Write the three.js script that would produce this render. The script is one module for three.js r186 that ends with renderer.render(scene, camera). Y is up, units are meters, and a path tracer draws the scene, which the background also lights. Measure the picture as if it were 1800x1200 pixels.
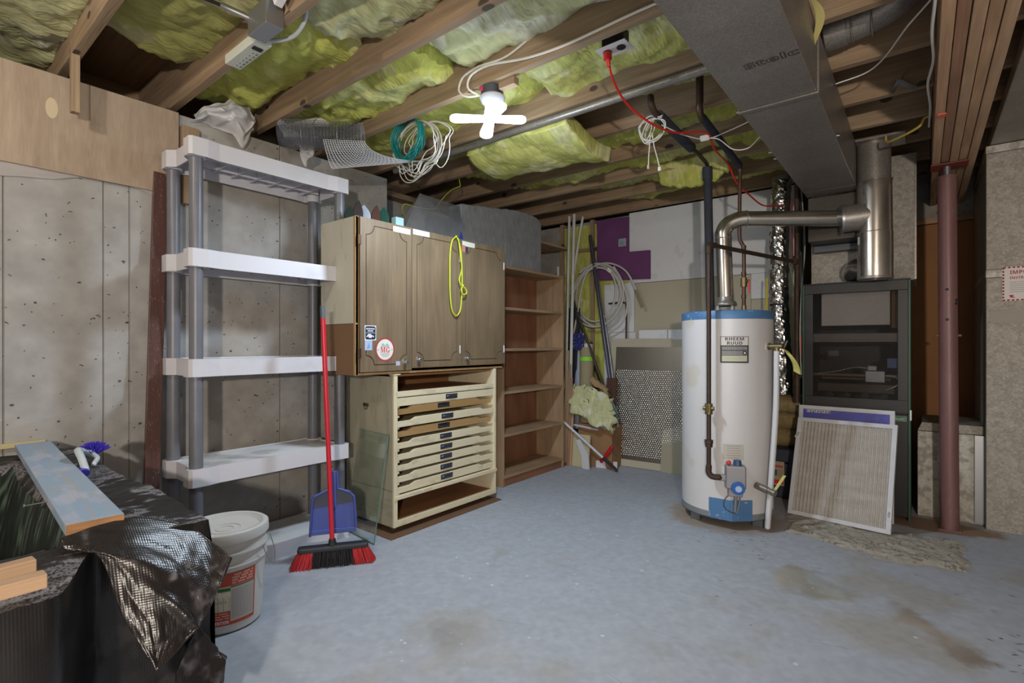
import * as THREE from 'three';
import { RoundedBoxGeometry } from 'three/addons/geometries/RoundedBoxGeometry.js';
import { mergeGeometries, mergeVertices } from 'three/addons/utils/BufferGeometryUtils.js';
import { ImprovedNoise } from 'three/addons/math/ImprovedNoise.js';

// ---------------------------------------------------------------- camera, lights, exposure
const scene = new THREE.Scene();
scene.background = new THREE.Color(0x000000);
const renderer = new THREE.WebGLRenderer({ antialias: true });
renderer.toneMapping = THREE.LinearToneMapping;
renderer.toneMappingExposure = 0.95;
renderer.shadowMap.enabled = true;
const EYE = 1.05;
const camera = new THREE.PerspectiveCamera(2 * Math.atan(600 / 900) * 180 / Math.PI, 1.5, 0.05, 40);
camera.position.set(0, EYE, 0);
camera.lookAt(-0.6247, EYE, -0.7809);
camera.setViewOffset(1800, 1200, 0, -5, 1800, 1200);
const LED_COLOR = new THREE.Color(0.73, 0.86, 1.0), BULB_COLOR = new THREE.Color(1.0, 0.89, 0.77);
const LED_POWER = 6.6, LED_SPILL = 0.9, BULB_LEFT_POWER = 1.7, BULB_RIGHT_POWER = 21.0;
function lit(l, x, y, z, radius) { l.position.set(x, y, z); l.castShadow = true; l.shadow.radius = radius; l.shadow.mapSize.set(1024, 1024); l.shadow.bias = -0.002; scene.add(l); return l; }
{ // four-leaf LED lamp on the joist: its leaves shine down and out, a little spills up
  const s = lit(new THREE.SpotLight(LED_COLOR, LED_POWER, 0, 1.48, 0.35, 2), -1.56, 2.045, -1.79, 4); s.target.position.set(-1.56, 0, -1.79); scene.add(s.target);
  lit(new THREE.PointLight(LED_COLOR, LED_SPILL, 0, 2), -1.56, 2.04, -1.79, 4);
}
lit(new THREE.PointLight(BULB_COLOR, BULB_LEFT_POWER, 0, 2), -1.9, 2.13, 0.2, 1.6);    // bare bulb behind the camera, over the covered crate
lit(new THREE.PointLight(BULB_COLOR, BULB_RIGHT_POWER, 0, 2), 0.8, 1.31, 1.1, 2.5);     // work lamp on a stand behind the camera

// ---------------------------------------------------------------- helpers
let seed = 7;
const rnd = () => { seed = (seed + 0x6D2B79F5) | 0; let t = Math.imul(seed ^ (seed >>> 15), 1 | seed); t = (t + Math.imul(t ^ (t >>> 7), 61 | t)) ^ t; return ((t ^ (t >>> 14)) >>> 0) / 4294967296; };
const rr = (a, b) => a + (b - a) * rnd();
const V = (x, y, z) => new THREE.Vector3(x, y, z);
const IN = new ImprovedNoise();
const n3 = (x, y, z) => IN.noise(x, y, z);
const fb = (x, y, z, o = 3) => { let s = 0, a = 1, f = 1; for (let i = 0; i < o; i++) { s += a * n3(x * f, y * f, z * f); a *= 0.5; f *= 2; } return s; };
const H = new Float32Array(65536); for (let i = 0; i < 65536; i++) H[i] = rnd();
function pn(x, y, p, s) {                                   // periodic value noise, 0..1
  const xi = Math.floor(x), yi = Math.floor(y), fx = x - xi, fy = y - yi, u = fx * fx * (3 - 2 * fx), v = fy * fy * (3 - 2 * fy);
  const w = (a) => ((a % p) + p) % p, h = (a, b) => H[(Math.imul(w(a), 374761) + Math.imul(w(b), 668265) + s * 7919) & 65535];
  const a = h(xi, yi), b = h(xi + 1, yi), c = h(xi, yi + 1), d = h(xi + 1, yi + 1);
  return a + (b - a) * u + (c - a) * v + (a - b - c + d) * u * v;
}
function pf(u, v, p, o, s) { let r = 0, a = 0.5, t = 0; for (let i = 0; i < o; i++) { r += a * pn(u * p, v * p, p, s + i); t += a; a *= 0.5; p *= 2; } return r / t; }
function pa(u, v, pu, pv, s) {                               // periodic noise with unequal scales
  const x = u * pu, y = v * pv, xi = Math.floor(x), yi = Math.floor(y), fx = x - xi, fy = y - yi, a1 = fx * fx * (3 - 2 * fx), b1 = fy * fy * (3 - 2 * fy);
  const h = (a, b) => H[(Math.imul(((a % pu) + pu) % pu, 374761) + Math.imul(((b % pv) + pv) % pv, 668265) + s * 7919) & 65535];
  const a = h(xi, yi), b = h(xi + 1, yi), c = h(xi, yi + 1), d = h(xi + 1, yi + 1);
  return a + (b - a) * a1 + (c - a) * b1 + (a - b - c + d) * a1 * b1;
}
const clamp = (x, a = 0, b = 1) => Math.min(b, Math.max(a, x));
const sm = (a, b, x) => { const t = clamp((x - a) / (b - a)); return t * t * (3 - 2 * t); };
const mix = (a, b, t) => a.map((q, i) => q + (b[i] - q) * t);
// texture of w x h pixels that covers su x sv metres; fn(u, v) returns sRGB 0..255
function tex(w, h, su, sv, fn, srgb = true) {
  const d = new Uint8Array(w * h * 4);
  for (let j = 0, k = 0; j < h; j++) for (let i = 0; i < w; i++, k += 4) { const c = fn((i + 0.5) / w, (j + 0.5) / h); d[k] = clamp(c[0], 0, 255); d[k + 1] = clamp(c[1], 0, 255); d[k + 2] = clamp(c[2], 0, 255); d[k + 3] = 255; }
  const t = new THREE.DataTexture(d, w, h, THREE.RGBAFormat);
  t.wrapS = t.wrapT = THREE.RepeatWrapping; t.magFilter = THREE.LinearFilter; t.minFilter = THREE.LinearMipmapLinearFilter; t.generateMipmaps = true;
  if (srgb) t.colorSpace = THREE.SRGBColorSpace;
  t.repeat.set(1 / su, 1 / sv); t.needsUpdate = true; return t;
}
const gray = (w, h, su, sv, fn) => tex(w, h, su, sv, (u, v) => { const g = 255 * fn(u, v); return [g, g, g]; }, false);
function canvasTex(w, h, draw) {
  const c = document.createElement('canvas'); c.width = w; c.height = h; draw(c.getContext('2d'), w, h);
  const t = new THREE.CanvasTexture(c); t.colorSpace = THREE.SRGBColorSpace; t.magFilter = THREE.LinearFilter; return t;
}
const S = (o) => new THREE.MeshStandardMaterial(o), PH = (o) => new THREE.MeshPhysicalMaterial(o);
// geometry
function bx(w, h, d, x = 0, y = 0, z = 0, r = 0) { const g = r ? new RoundedBoxGeometry(w, h, d, 1, r) : new THREE.BoxGeometry(w, h, d); g.translate(x, y, z); return g; }
const b2 = (x0, x1, y0, y1, z0, z1, r = 0) => bx(Math.abs(x1 - x0), Math.abs(y1 - y0), Math.abs(z1 - z0), (x0 + x1) / 2, (y0 + y1) / 2, (z0 + z1) / 2, r);
function rod(a, b, r, seg = 12, r1 = r, open = false) {
  const A = V(...a), B = V(...b), d = B.clone().sub(A), g = new THREE.CylinderGeometry(r1, r, d.length(), seg, 1, open);
  g.applyQuaternion(new THREE.Quaternion().setFromUnitVectors(V(0, 1, 0), d.clone().normalize())); g.translate((A.x + B.x) / 2, (A.y + B.y) / 2, (A.z + B.z) / 2); return g;
}
function tube(pts, r, { n = pts.length * 8, rad = 8, closed = false, tension = 0.5, capped = true } = {}) {
  const c = new THREE.CatmullRomCurve3(pts.map((p) => V(...p)), closed, 'centripetal', tension);
  const gs = [new THREE.TubeGeometry(c, n, r, rad, closed)];
  if (!closed && capped) for (const p of [pts[0], pts[pts.length - 1]]) { const s = new THREE.SphereGeometry(r, rad, 6); s.translate(...p); gs.push(s); }
  return gs;
}
function lathe(pts, seg = 32) { return new THREE.LatheGeometry(pts.map((p) => new THREE.Vector2(p[0], p[1])), seg); }
function cyl(r, h, x, y, z, seg = 24, r1 = r) { const g = new THREE.CylinderGeometry(r1, r, h, seg); g.translate(x, y, z); return g; }
function ext(pts, depth, bevel = 0) {
  const s = pts instanceof THREE.Shape ? pts : new THREE.Shape(pts.map((p) => new THREE.Vector2(p[0], p[1])));
  return new THREE.ExtrudeGeometry(s, { depth, bevelEnabled: bevel > 0, bevelThickness: bevel, bevelSize: bevel, bevelOffset: -bevel, bevelSegments: 1, curveSegments: 10 });
}
// put a geometry built in the local x,y plane (z outward) onto a frame given by origin, x axis, y axis
function frame(g, o, ax, ay) { const X = V(...ax).normalize(), Z = X.clone().cross(V(...ay)).normalize(), Y = Z.clone().cross(X); const m = new THREE.Matrix4().makeBasis(X, Y, Z); m.setPosition(...o); g.applyMatrix4(m); return g; }
function sheet(nu, nv, fn) {                                 // open grid surface, fn(u, v) -> [x, y, z]
  const p = [], uv = [], ix = [];
  for (let j = 0; j <= nv; j++) for (let i = 0; i <= nu; i++) { p.push(...fn(i / nu, j / nv)); uv.push(i / nu, j / nv); }
  for (let j = 0; j < nv; j++) for (let i = 0; i < nu; i++) { const a = j * (nu + 1) + i, b = a + 1, c = a + nu + 1, d = c + 1; ix.push(a, b, d, a, d, c); }
  const g = new THREE.BufferGeometry(); g.setAttribute('position', new THREE.Float32BufferAttribute(p, 3)); g.setAttribute('uv', new THREE.Float32BufferAttribute(uv, 2)); g.setIndex(ix); g.computeVertexNormals(); return g;
}
function solidSheet(nu, nv, fn, t) {                         // grid surface given a thickness t along its normals, closed at the rims
  const a = sheet(nu, nv, fn), p = a.attributes.position, n = a.attributes.normal, N = p.count, q = [], ix = [...a.index.array];
  for (let i = 0; i < N; i++) q.push(p.getX(i), p.getY(i), p.getZ(i));
  for (let i = 0; i < N; i++) q.push(p.getX(i) - n.getX(i) * t, p.getY(i) - n.getY(i) * t, p.getZ(i) - n.getZ(i) * t);
  for (let k = 0; k < a.index.count; k += 3) ix.push(a.index.array[k] + N, a.index.array[k + 2] + N, a.index.array[k + 1] + N);
  const rim = []; for (let i = 0; i < nu; i++) rim.push([i, i + 1]); for (let j = 0; j < nv; j++) rim.push([j * (nu + 1) + nu, (j + 1) * (nu + 1) + nu]);
  for (let i = nu; i > 0; i--) rim.push([nv * (nu + 1) + i, nv * (nu + 1) + i - 1]); for (let j = nv; j > 0; j--) rim.push([j * (nu + 1), (j - 1) * (nu + 1)]);
  for (const [i, j] of rim) ix.push(i, i + N, j, j, i + N, j + N);
  const g = new THREE.BufferGeometry(); g.setAttribute('position', new THREE.Float32BufferAttribute(q, 3)); g.setIndex(ix); g.computeVertexNormals(); return g;
}
function boxUV(g, grain) {                                   // uv in metres by the face's main direction; grain axis runs along u
  const p = g.attributes.position, uv = new Float32Array(p.count * 2), a = V(), b = V(), c = V(), e = V();
  for (let i = 0; i < p.count; i += 3) {
    a.fromBufferAttribute(p, i); b.fromBufferAttribute(p, i + 1); c.fromBufferAttribute(p, i + 2);
    const n = b.clone().sub(a).cross(e.copy(c).sub(a)), x = Math.abs(n.x), y = Math.abs(n.y), z = Math.abs(n.z);
    const ax = y >= x && y >= z ? ['x', 'z'] : x >= z ? ['z', 'y'] : ['x', 'y'];
    if (grain && ax[1] === grain) ax.reverse();
    [a, b, c].forEach((q, k) => { uv[(i + k) * 2] = q[ax[0]]; uv[(i + k) * 2 + 1] = q[ax[1]]; });
  }
  g.setAttribute('uv', new THREE.BufferAttribute(uv, 2)); return g;
}
function flat(gs) {
  gs = (Array.isArray(gs) ? gs.flat(3) : [gs]).map((g) => { g = g.index ? g.toNonIndexed() : g; for (const k of Object.keys(g.attributes)) if (!['position', 'normal', 'uv'].includes(k)) g.deleteAttribute(k); if (!g.attributes.normal) g.computeVertexNormals(); if (!g.attributes.uv) g.setAttribute('uv', new THREE.BufferAttribute(new Float32Array(g.attributes.position.count * 2), 2)); return g; });
  return gs.length > 1 ? mergeGeometries(gs) : gs[0];
}
const facet = (g) => { g = g.index ? g.toNonIndexed() : g; g.deleteAttribute('normal'); g.computeVertexNormals(); return g; };
const used = {};
function numbered(n) { used[n] = (used[n] ?? -1) + 1; return used[n] ? `${n}_${String(used[n]).padStart(3, '0')}` : n; }
function part(name, gs, mat, parent, { grain, keepUV, label, kind } = {}) {
  const g = flat(gs); if (!keepUV) boxUV(g, grain);
  const m = new THREE.Mesh(g, mat); m.name = name; m.castShadow = m.receiveShadow = true; parent.add(m);
  if (label) m.userData.label = label; if (kind) m.userData.kind = kind;
  return m;
}
function thing(name, label, category, group, at) {
  const o = new THREE.Group(); o.name = numbered(name); scene.add(o); o.userData = { label, category }; if (group) o.userData.group = group;
  if (at) o.position.set(...at); else o.userData.world = true;
  return o;
}
function one(name, gs, mat, label, category, opt = {}) {     // a thing of a single mesh, built in world coordinates
  const m = part(numbered(name), gs, mat, scene, { ...opt, label: undefined }); m.userData = { ...m.userData, label, category, world: true }; if (opt.group) m.userData.group = opt.group; if (opt.kind) m.userData.kind = opt.kind; return m;
}
function struct(name, gs, mat, opt = {}) { const m = part(name, gs, mat, scene, opt); m.userData.kind = 'structure'; return m; }
function structGroup(name) { const o = new THREE.Group(); o.name = name; o.userData.kind = 'structure'; scene.add(o); return o; }
function decal(name, w, h, map, o, ax, ay, parent, mo = {}) { const m = part(name, frame(new THREE.PlaneGeometry(w, h), o, ax, ay), S({ map, roughness: 0.6, ...mo }), parent, { keepUV: true }); return m; }

// ---------------------------------------------------------------- materials
function woodTex(s, c0, c1, o = {}) {
  const { su = 1.2, sv = 0.3, w = 512, h = 256, knots = 2, fine = 1 } = o, kn = [];
  for (let i = 0; i < knots; i++) kn.push([H[s * 31 + i * 3], H[s * 31 + i * 3 + 1], 0.010 + 0.010 * H[s * 31 + i * 3 + 2]]);
  return tex(w, h, su, sv, (u, v) => {
    let d = 0, kd = 0;
    for (const [ku, kv, r] of kn) { let du = Math.abs(u - ku); du = Math.min(du, 1 - du) * su; let dv = Math.abs(v - kv); dv = Math.min(dv, 1 - dv) * sv; const q = Math.hypot(du * 0.6, dv) / r; kd = Math.max(kd, sm(1.15, 0.75, q)); d += Math.exp(-q * 0.6) * 0.8; }
    const wv = v + 0.03 * (pa(u, v, 4, 4, s + 5) - 0.5) + d * 0.03, ring = 0.5 + 0.5 * Math.sin(6.283 * (wv * 9 + 2.2 * pa(u, v, 2, 5, s)));
    const g = 0.2 * ring + 0.4 * pa(u, v, 10, 110, s + 1) + 0.4 * pa(u, v, 3, 9, s + 2);
    let c = mix(c0, c1, clamp(g * fine)); c = mix(c, c1.map((x) => x * 0.45), kd * 0.8);
    const dirt = pf(u, v, 5, 4, s + 9); return c.map((x) => x * (0.88 + 0.22 * dirt));
  });
}
const grainBump = (s) => gray(256, 256, 0.6, 0.15, (u, v) => 0.6 * pa(u, v, 6, 90, s) + 0.4 * pf(u, v, 12, 3, s + 4));
const GB = grainBump(3);
const M = {};
M.joist = [11, 12, 13, 14].map((s, i) => S({ map: woodTex(s, [[168, 146, 120], [160, 138, 112], [172, 152, 126], [162, 142, 116]][i], [[132, 108, 84], [124, 102, 80], [138, 116, 92], [122, 100, 76]][i], { knots: 3 }), bumpMap: GB, bumpScale: 0.0008, roughness: 0.85 }));
M.beam = [21, 22, 23].map((s, i) => S({ map: woodTex(s, [[192, 160, 128], [166, 128, 104], [196, 166, 136]][i], [[164, 128, 98], [138, 102, 80], [170, 136, 106]][i], { knots: 2 }), bumpMap: GB, bumpScale: 0.0006, roughness: 0.8 }));
M.ply = S({ map: tex(512, 512, 1.2, 0.6, (u, v) => { const g = 0.5 * pa(u, v, 9, 30, 41) + 0.5 * pa(u, v, 30, 110, 42), b = pf(u, v, 7, 5, 43), k = sm(0.62, 0.72, pf(u, v, 7, 4, 44)); let c = mix([178, 162, 144], [148, 130, 112], g * 0.6 + b * 0.5); c = mix(c, [122, 104, 86], k * 0.2); return c; }), bumpMap: GB, bumpScale: 0.0005, roughness: 0.8 });
M.deck = S({ map: woodTex(61, [150, 118, 86], [112, 84, 58], { knots: 0, su: 2.4, sv: 1.2 }), roughness: 0.9 });
const pits = (n, s) => { const g = Array.from({ length: 4096 }, () => []); for (let i = 0; i < n; i++) { const u = H[(i * 5 + s) & 65535], v = H[(i * 5 + 1 + s) & 65535], q = { u, v, rx: (0.0012 + 0.004 * H[(i * 5 + 2 + s) & 65535] ** 3), ry: 0.001 + 0.0022 * H[(i * 5 + 3 + s) & 65535] ** 2, a: (H[(i * 5 + 4 + s) & 65535] - 0.5) * 1.2 }; for (let a = -1; a <= 1; a++) for (let b = -1; b <= 1; b++) g[((Math.floor(u * 64) + a + 64) % 64) * 64 + ((Math.floor(v * 64) + b + 64) % 64)].push(q); } return (u, v) => { let m = 0; for (const q of g[Math.floor(u * 64) * 64 + Math.floor(v * 64)]) { let du = u - q.u, dv = v - q.v; du -= Math.round(du); dv -= Math.round(dv); const x = du * Math.cos(q.a) + dv * Math.sin(q.a), y = dv * Math.cos(q.a) - du * Math.sin(q.a); m = Math.max(m, sm(1.2, 0.6, Math.hypot(x / q.rx, y / q.ry))); } return m; }; };
const pit = pits(420, 100);
M.concrete = S({ map: tex(1024, 1024, 1.6, 1.6, (u, v) => { const a = pf(u, v, 3, 5, 51), b = pf(u, v, 24, 4, 52), k = pit(u, v); let c = mix([148, 147, 145], [172, 171, 169], a); c = mix(c, [146, 138, 126], sm(0.55, 0.75, pf(u, v, 4, 4, 53)) * 0.6); c = c.map((x) => x * (0.9 + 0.2 * b)); return mix(c, [62, 56, 50], k * 0.85); }), bumpMap: gray(1024, 1024, 1.6, 1.6, (u, v) => clamp(0.55 + 0.35 * (pf(u, v, 20, 4, 55) - 0.5) - 0.5 * pit(u, v))), bumpScale: 0.004, roughness: 0.92 });
const woolTex = (s, c0, c1, c2) => tex(512, 512, 0.8, 0.8, (u, v) => { const a = pf(u, v, 4, 5, s), f = 0.6 * pa(u, v, 60, 14, s + 1) + 0.4 * pf(u, v, 60, 3, s + 2); let c = mix(c0, c1, clamp(a * 0.8 + f * 0.4)); c = mix(c, c2, sm(0.56, 0.68, pf(u, v, 5, 4, s + 3)) * 0.7); return c.map((q) => q * (0.86 + 0.24 * f)); });
const woolBump = gray(512, 512, 0.5, 0.5, (u, v) => 0.6 * pf(u, v, 12, 5, 205) + 0.4 * pa(u, v, 70, 20, 206));
M.insul = [[201, [200, 202, 108], [178, 182, 90], [208, 208, 150]], [211, [200, 200, 120], [178, 182, 100], [208, 208, 164]], [221, [178, 176, 106], [156, 158, 92], [190, 188, 150]], [231, [200, 200, 160], [172, 176, 128], [212, 214, 196]]].map(([s, a, b, c]) => S({ map: woolTex(s, a, b, c), bumpMap: woolBump, bumpScale: 0.006, roughness: 1 }));
const spangle = (s, c0, c1, n = 40) => { const P = []; for (let i = 0; i < n * n; i++) P.push([H[(i * 3 + s) & 65535], H[(i * 3 + 1 + s) & 65535], H[(i * 3 + 2 + s) & 65535]]); return tex(512, 512, 0.4, 0.4, (u, v) => { const x = u * n, y = v * n, xi = Math.floor(x), yi = Math.floor(y); let best = 9, val = 0; for (let a = -1; a <= 1; a++) for (let b = -1; b <= 1; b++) { const i = ((xi + a + n) % n) * n + ((yi + b + n) % n), q = P[i], dx = xi + a + q[0] - x, dy = yi + b + q[1] - y, d = dx * dx + dy * dy; if (d < best) { best = d; val = q[2]; } } const g = pf(u, v, 4, 4, s & 255); return mix(c0, c1, clamp(val * 0.65 + g * 0.5 - 0.1)); }); };
M.galv = S({ map: spangle(301, [126, 121, 116], [160, 155, 149], 90), metalness: 0.55, roughness: 0.4, bumpMap: gray(256, 256, 0.3, 0.3, (u, v) => pf(u, v, 10, 4, 302)), bumpScale: 0.0006 });
M.galvOld = S({ map: (() => { return tex(1024, 1024, 0.7, 0.7, (u, v) => { const f = 0.5 * pf(u, v, 50, 3, 312) + 0.5 * pn(u * 170, v * 170, 170, 313), k = sm(0.50, 0.72, pf(u, v, 40, 3, 314)); let c = mix([126, 121, 112], [186, 181, 171], f); c = mix(c, [96, 90, 82], k * 0.25 * f * 1.6); return c; }); })(), metalness: 0.3, roughness: 0.62 });
M.galvBlotch = S({ map: tex(512, 512, 0.6, 0.6, (u, v) => { const k = sm(0.42, 0.68, pf(u, v, 18, 5, 322)); return mix([182, 179, 170], [138, 132, 124], k * 0.75).map((q) => q * (0.92 + 0.16 * pf(u, v, 60, 2, 323))); }), metalness: 0.3, roughness: 0.55 });
M.shiny = S({ map: tex(256, 256, 0.3, 0.3, (u, v) => mix([186, 182, 174], [214, 210, 202], pf(u, v, 6, 4, 331))), metalness: 0.95, roughness: 0.24 });
M.foil = S({ color: 0xc8c8c6, metalness: 1, roughness: 0.2 });
M.black = S({ color: 0x17161a, roughness: 0.5 });
M.blackPipe = S({ map: tex(256, 256, 0.3, 0.3, (u, v) => mix([52, 40, 34], [84, 64, 52], pf(u, v, 8, 4, 341))), roughness: 0.6, metalness: 0.3 });
M.copper = S({ map: tex(256, 256, 0.3, 0.3, (u, v) => mix([104, 78, 64], [80, 62, 54], pf(u, v, 6, 4, 351))), metalness: 0.5, roughness: 0.45 });
M.brass = S({ color: 0x7f7350, metalness: 0.8, roughness: 0.4 });
M.foam = S({ map: tex(256, 256, 0.4, 0.4, (u, v) => mix([40, 44, 54], [62, 66, 76], pf(u, v, 6, 4, 361))), roughness: 0.85 });
M.chrome = S({ color: 0xd2d4d6, metalness: 1, roughness: 0.2 });
M.whitePlastic = S({ color: 0xd8d8da, roughness: 0.45 });
M.whiteWire = S({ color: 0xd6d5cf, roughness: 0.5 });
M.redCord = S({ color: 0xc8201c, roughness: 0.45 });
M.yellowCord = S({ color: 0xb2be20, roughness: 0.6 });
M.steel = S({ color: 0xa4a6aa, metalness: 0.85, roughness: 0.38 });
M.rubber = S({ color: 0x202024, roughness: 0.7 });
// ---------------------------------------------------------------- the setting
{ // painted concrete floor: worn spots, paint specks and bare patches where the photograph shows them
  const X0 = -3.2, X1 = 0.9, Z0 = -4.9, Z1 = 0.2, W = 1640, HH = 2040;
  const inside = (poly, x, z) => { let s = false, d = 9; for (let i = 0, j = poly.length - 1; i < poly.length; j = i++) { const [ax, az] = poly[i], [bx_, bz] = poly[j]; if ((az > z) !== (bz > z) && x < (bx_ - ax) * (z - az) / (bz - az) + ax) s = !s; const t = clamp(((x - ax) * (bx_ - ax) + (z - az) * (bz - az)) / ((bx_ - ax) ** 2 + (bz - az) ** 2)); d = Math.min(d, Math.hypot(x - ax - t * (bx_ - ax), z - az - t * (bz - az))); } return s ? -d : d; };
  const bare = [[[-0.54, -2.632], [-0.5, -2.743], [-0.394, -2.748], [-0.289, -2.616], [-0.147, -2.602], [-0.213, -2.49], [-0.323, -2.42], [-0.451, -2.398], [-0.508, -2.475]],
    [[-0.111, -2.631], [-0.035, -2.574], [0.065, -2.448], [0.141, -2.418], [0.189, -2.293], [0.115, -2.215], [0.032, -2.375], [-0.085, -2.453]],
    [[-0.844, -1.721], [-0.703, -1.743], [-0.6, -1.681], [-0.707, -1.655]], [[-1.5, -1.35], [-1.2, -1.45], [-1.0, -1.3], [-1.25, -1.15]], [[-1.7, -2.0], [-1.64, -2.02], [-1.5, -1.72], [-1.56, -1.72]]];
  const tone = [[148, 144, 133], [142, 132, 120], [150, 148, 142], [154, 150, 145], [152, 150, 140]], strength = [0.9, 0.85, 0.5, 0.4, 0.35];
  const specks = []; for (let i = 0; i < 260; i++) { const cl = rnd() < 0.7; specks.push([cl ? -1.55 + rr(-0.45, 0.45) + rr(-0.3, 0.3) : rr(-2.4, 0.6), cl ? -2.1 + rr(-0.6, 0.6) + rr(-0.5, 0.5) : rr(-3.8, -0.5), 0.0025 + 0.008 * rnd() ** 4, rnd() < 0.85 ? [205, 210, 216] : [170, 194, 200]]); }
  const scr = []; for (let i = 0; i < 26; i++) { const a = rr(-0.6, 0.5), x = rr(-2, 0.8), z = rr(-3.3, -0.6), l = rr(0.03, 0.18); scr.push([x, z, x + l * Math.cos(a), z + l * Math.sin(a), rnd() < 0.5 ? 0.88 : 1.07]); }
  const flecks = []; for (let i = 0; i < 70; i++) { const cl = rnd(); flecks.push(cl < 0.4 ? [0.3 + rr(-0.12, 0.12), -2.4 + rr(-0.2, 0.2)] : cl < 0.7 ? [-0.75 + rr(-0.2, 0.15), -2.85 + rr(-0.2, 0.15)] : [rr(-0.9, 0.6), rr(-3.3, -1.9)]); flecks[i].push(rr(0.004, 0.016), rr(0.0015, 0.004), rr(-0.7, 0.7)); }
  const grid = {}; const put = (x, z, r, o) => { for (let a = Math.floor((x - r) * 8); a <= Math.floor((x + r) * 8); a++) for (let b = Math.floor((z - r) * 8); b <= Math.floor((z + r) * 8); b++) (grid[a + ',' + b] ??= []).push(o); };
  specks.forEach((q) => put(q[0], q[1], 0.02, { k: 0, q })); flecks.forEach((q) => put(q[0], q[1], 0.04, { k: 1, q })); scr.forEach((q) => put((q[0] + q[2]) / 2, (q[1] + q[3]) / 2, 0.2, { k: 2, q }));
  const d = new Uint8Array(W * HH * 4); let k = 0;
  for (let j = 0; j < HH; j++) for (let i = 0; i < W; i++, k += 4) {
    const x = X0 + (X1 - X0) * (i + 0.5) / W, z = Z1 + (Z0 - Z1) * (j + 0.5) / HH, u = x / 4.1 + 1, v = z / 4.1 + 2;
    const a = pf(u, v, 5, 4, 71), b = pf(u, v, 160, 2, 72), c2 = pf(u, v, 22, 3, 73);
    let c = mix([160, 167, 180], [174, 180, 190], a);
    c = mix(c, [158, 152, 142], sm(0.52, 0.72, pf(u, v, 9, 5, 74)) * 0.55 * sm(-2.2, -0.6, x + 0.5 * (z + 2)) + 0.12 * c2);
    c = c.map((q) => q * (0.95 + 0.1 * b));
    const wob = 0.05 * (pf(u, v, 60, 3, 75) - 0.5) + 0.03 * (pf(u, v, 200, 2, 76) - 0.5);
    bare.forEach((p, n) => { const s = inside(p, x, z) + wob; if (s < 0.02) c = mix(c, tone[n].map((q) => q * (0.74 + 0.52 * c2)), strength[n] * sm(0.02, -0.03, s) * (0.45 + 0.55 * sm(0.35, 0.6, pf(u, v, 34, 4, 79)))); });
    { const s = Math.hypot((x + 0.936) / 1.1, z + 3.25) - 0.31 + wob * 1.2; if (s < 0.03) c = mix(c, [150, 118, 86], 0.55 * sm(0.03, -0.05, s) * (0.5 + 0.5 * c2)); }
    { const s = Math.hypot((x - 0.02) / 1.3, (z + 3.85) / 0.5) - 0.26 + wob * 2; if (s < 0.05) c = mix(c, [134, 98, 70], 0.8 * sm(0.05, -0.05, s)); }
    for (const o of grid[Math.floor(x * 8) + ',' + Math.floor(z * 8)] ?? []) {
      const q = o.q;
      if (o.k === 0) { const r = Math.hypot(x - q[0], z - q[1]); if (r < q[2]) c = mix(c, q[3], sm(q[2], q[2] * 0.6, r) * 0.9); }
      else if (o.k === 1) { const ca = Math.cos(q[4]), sa = Math.sin(q[4]), r = Math.hypot(((x - q[0]) * ca + (z - q[1]) * sa) / q[2], ((z - q[1]) * ca - (x - q[0]) * sa) / q[3]); if (r < 1.2) c = mix(c, [74, 64, 54], sm(1.2, 0.5, r) * 0.85); }
      else { const t = clamp(((x - q[0]) * (q[2] - q[0]) + (z - q[1]) * (q[3] - q[1])) / ((q[2] - q[0]) ** 2 + (q[3] - q[1]) ** 2)), r = Math.hypot(x - q[0] - t * (q[2] - q[0]), z - q[1] - t * (q[3] - q[1])); if (r < 0.0015) c = c.map((e) => e * q[4]); }
    }
    d[k] = clamp(c[0], 0, 255); d[k + 1] = clamp(c[1], 0, 255); d[k + 2] = clamp(c[2], 0, 255); d[k + 3] = 255;
  }
  const t = new THREE.DataTexture(d, W, HH); t.colorSpace = THREE.SRGBColorSpace; t.magFilter = THREE.LinearFilter; t.wrapS = t.wrapT = THREE.MirroredRepeatWrapping; t.needsUpdate = true;
  const g = flat(b2(-3.6, 3.2, -0.2, 0, -5.2, 2.8)), p = g.attributes.position, uv = g.attributes.uv;
  for (let i = 0; i < p.count; i++) uv.setXY(i, (p.getX(i) - X0) / (X1 - X0), (p.getZ(i) - Z1) / (Z0 - Z1));
  const floor = structGroup('floor');
  part('slab', g, S({ map: t, bumpMap: gray(512, 512, 1, 1, (u, v) => pf(u, v, 8, 6, 78)), bumpScale: 0.0, roughness: 0.62 }), floor, { keepUV: true });
  // rough mortar skim in front of the furnace
  const mp = [[-0.66, -3.5], [-0.519, -3.66], [-0.147, -3.56], [0.02, -3.62], [0.154, -3.62], [0.2, -3.297], [0.16, -3.157], [-0.129, -3.081], [-0.43, -3.17], [-0.6, -3.2]];
  const ms = sheet(150, 90, (a, b) => { const x = -0.72 + a * 0.98, z = -3.72 + b * 0.72, s = inside(mp, x, z) + 0.035 * fb(x * 9, 1, z * 9, 4); const e = sm(0.015, -0.05, s); return [x, s > 0.015 ? -0.004 : e * (0.012 + 0.010 * fb(x * 14, 3, z * 14, 3) + 0.007 * Math.abs(fb(x * 60, 5, z * 60, 3))) - 0.003 * (1 - e), z]; });
  part('mortar_skim', ms, S({ map: tex(256, 256, 0.5, 0.5, (u, v) => { const q = pf(u, v, 10, 4, 81), w = sm(0.64, 0.72, pf(u, v, 34, 4, 82)); return mix(mix([150, 145, 134], [178, 173, 162], q), [92, 80, 68], w * 0.6); }), roughness: 0.95 }), floor, { label: 'rough buff mortar skim on the floor in front of the furnace' });
}
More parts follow.
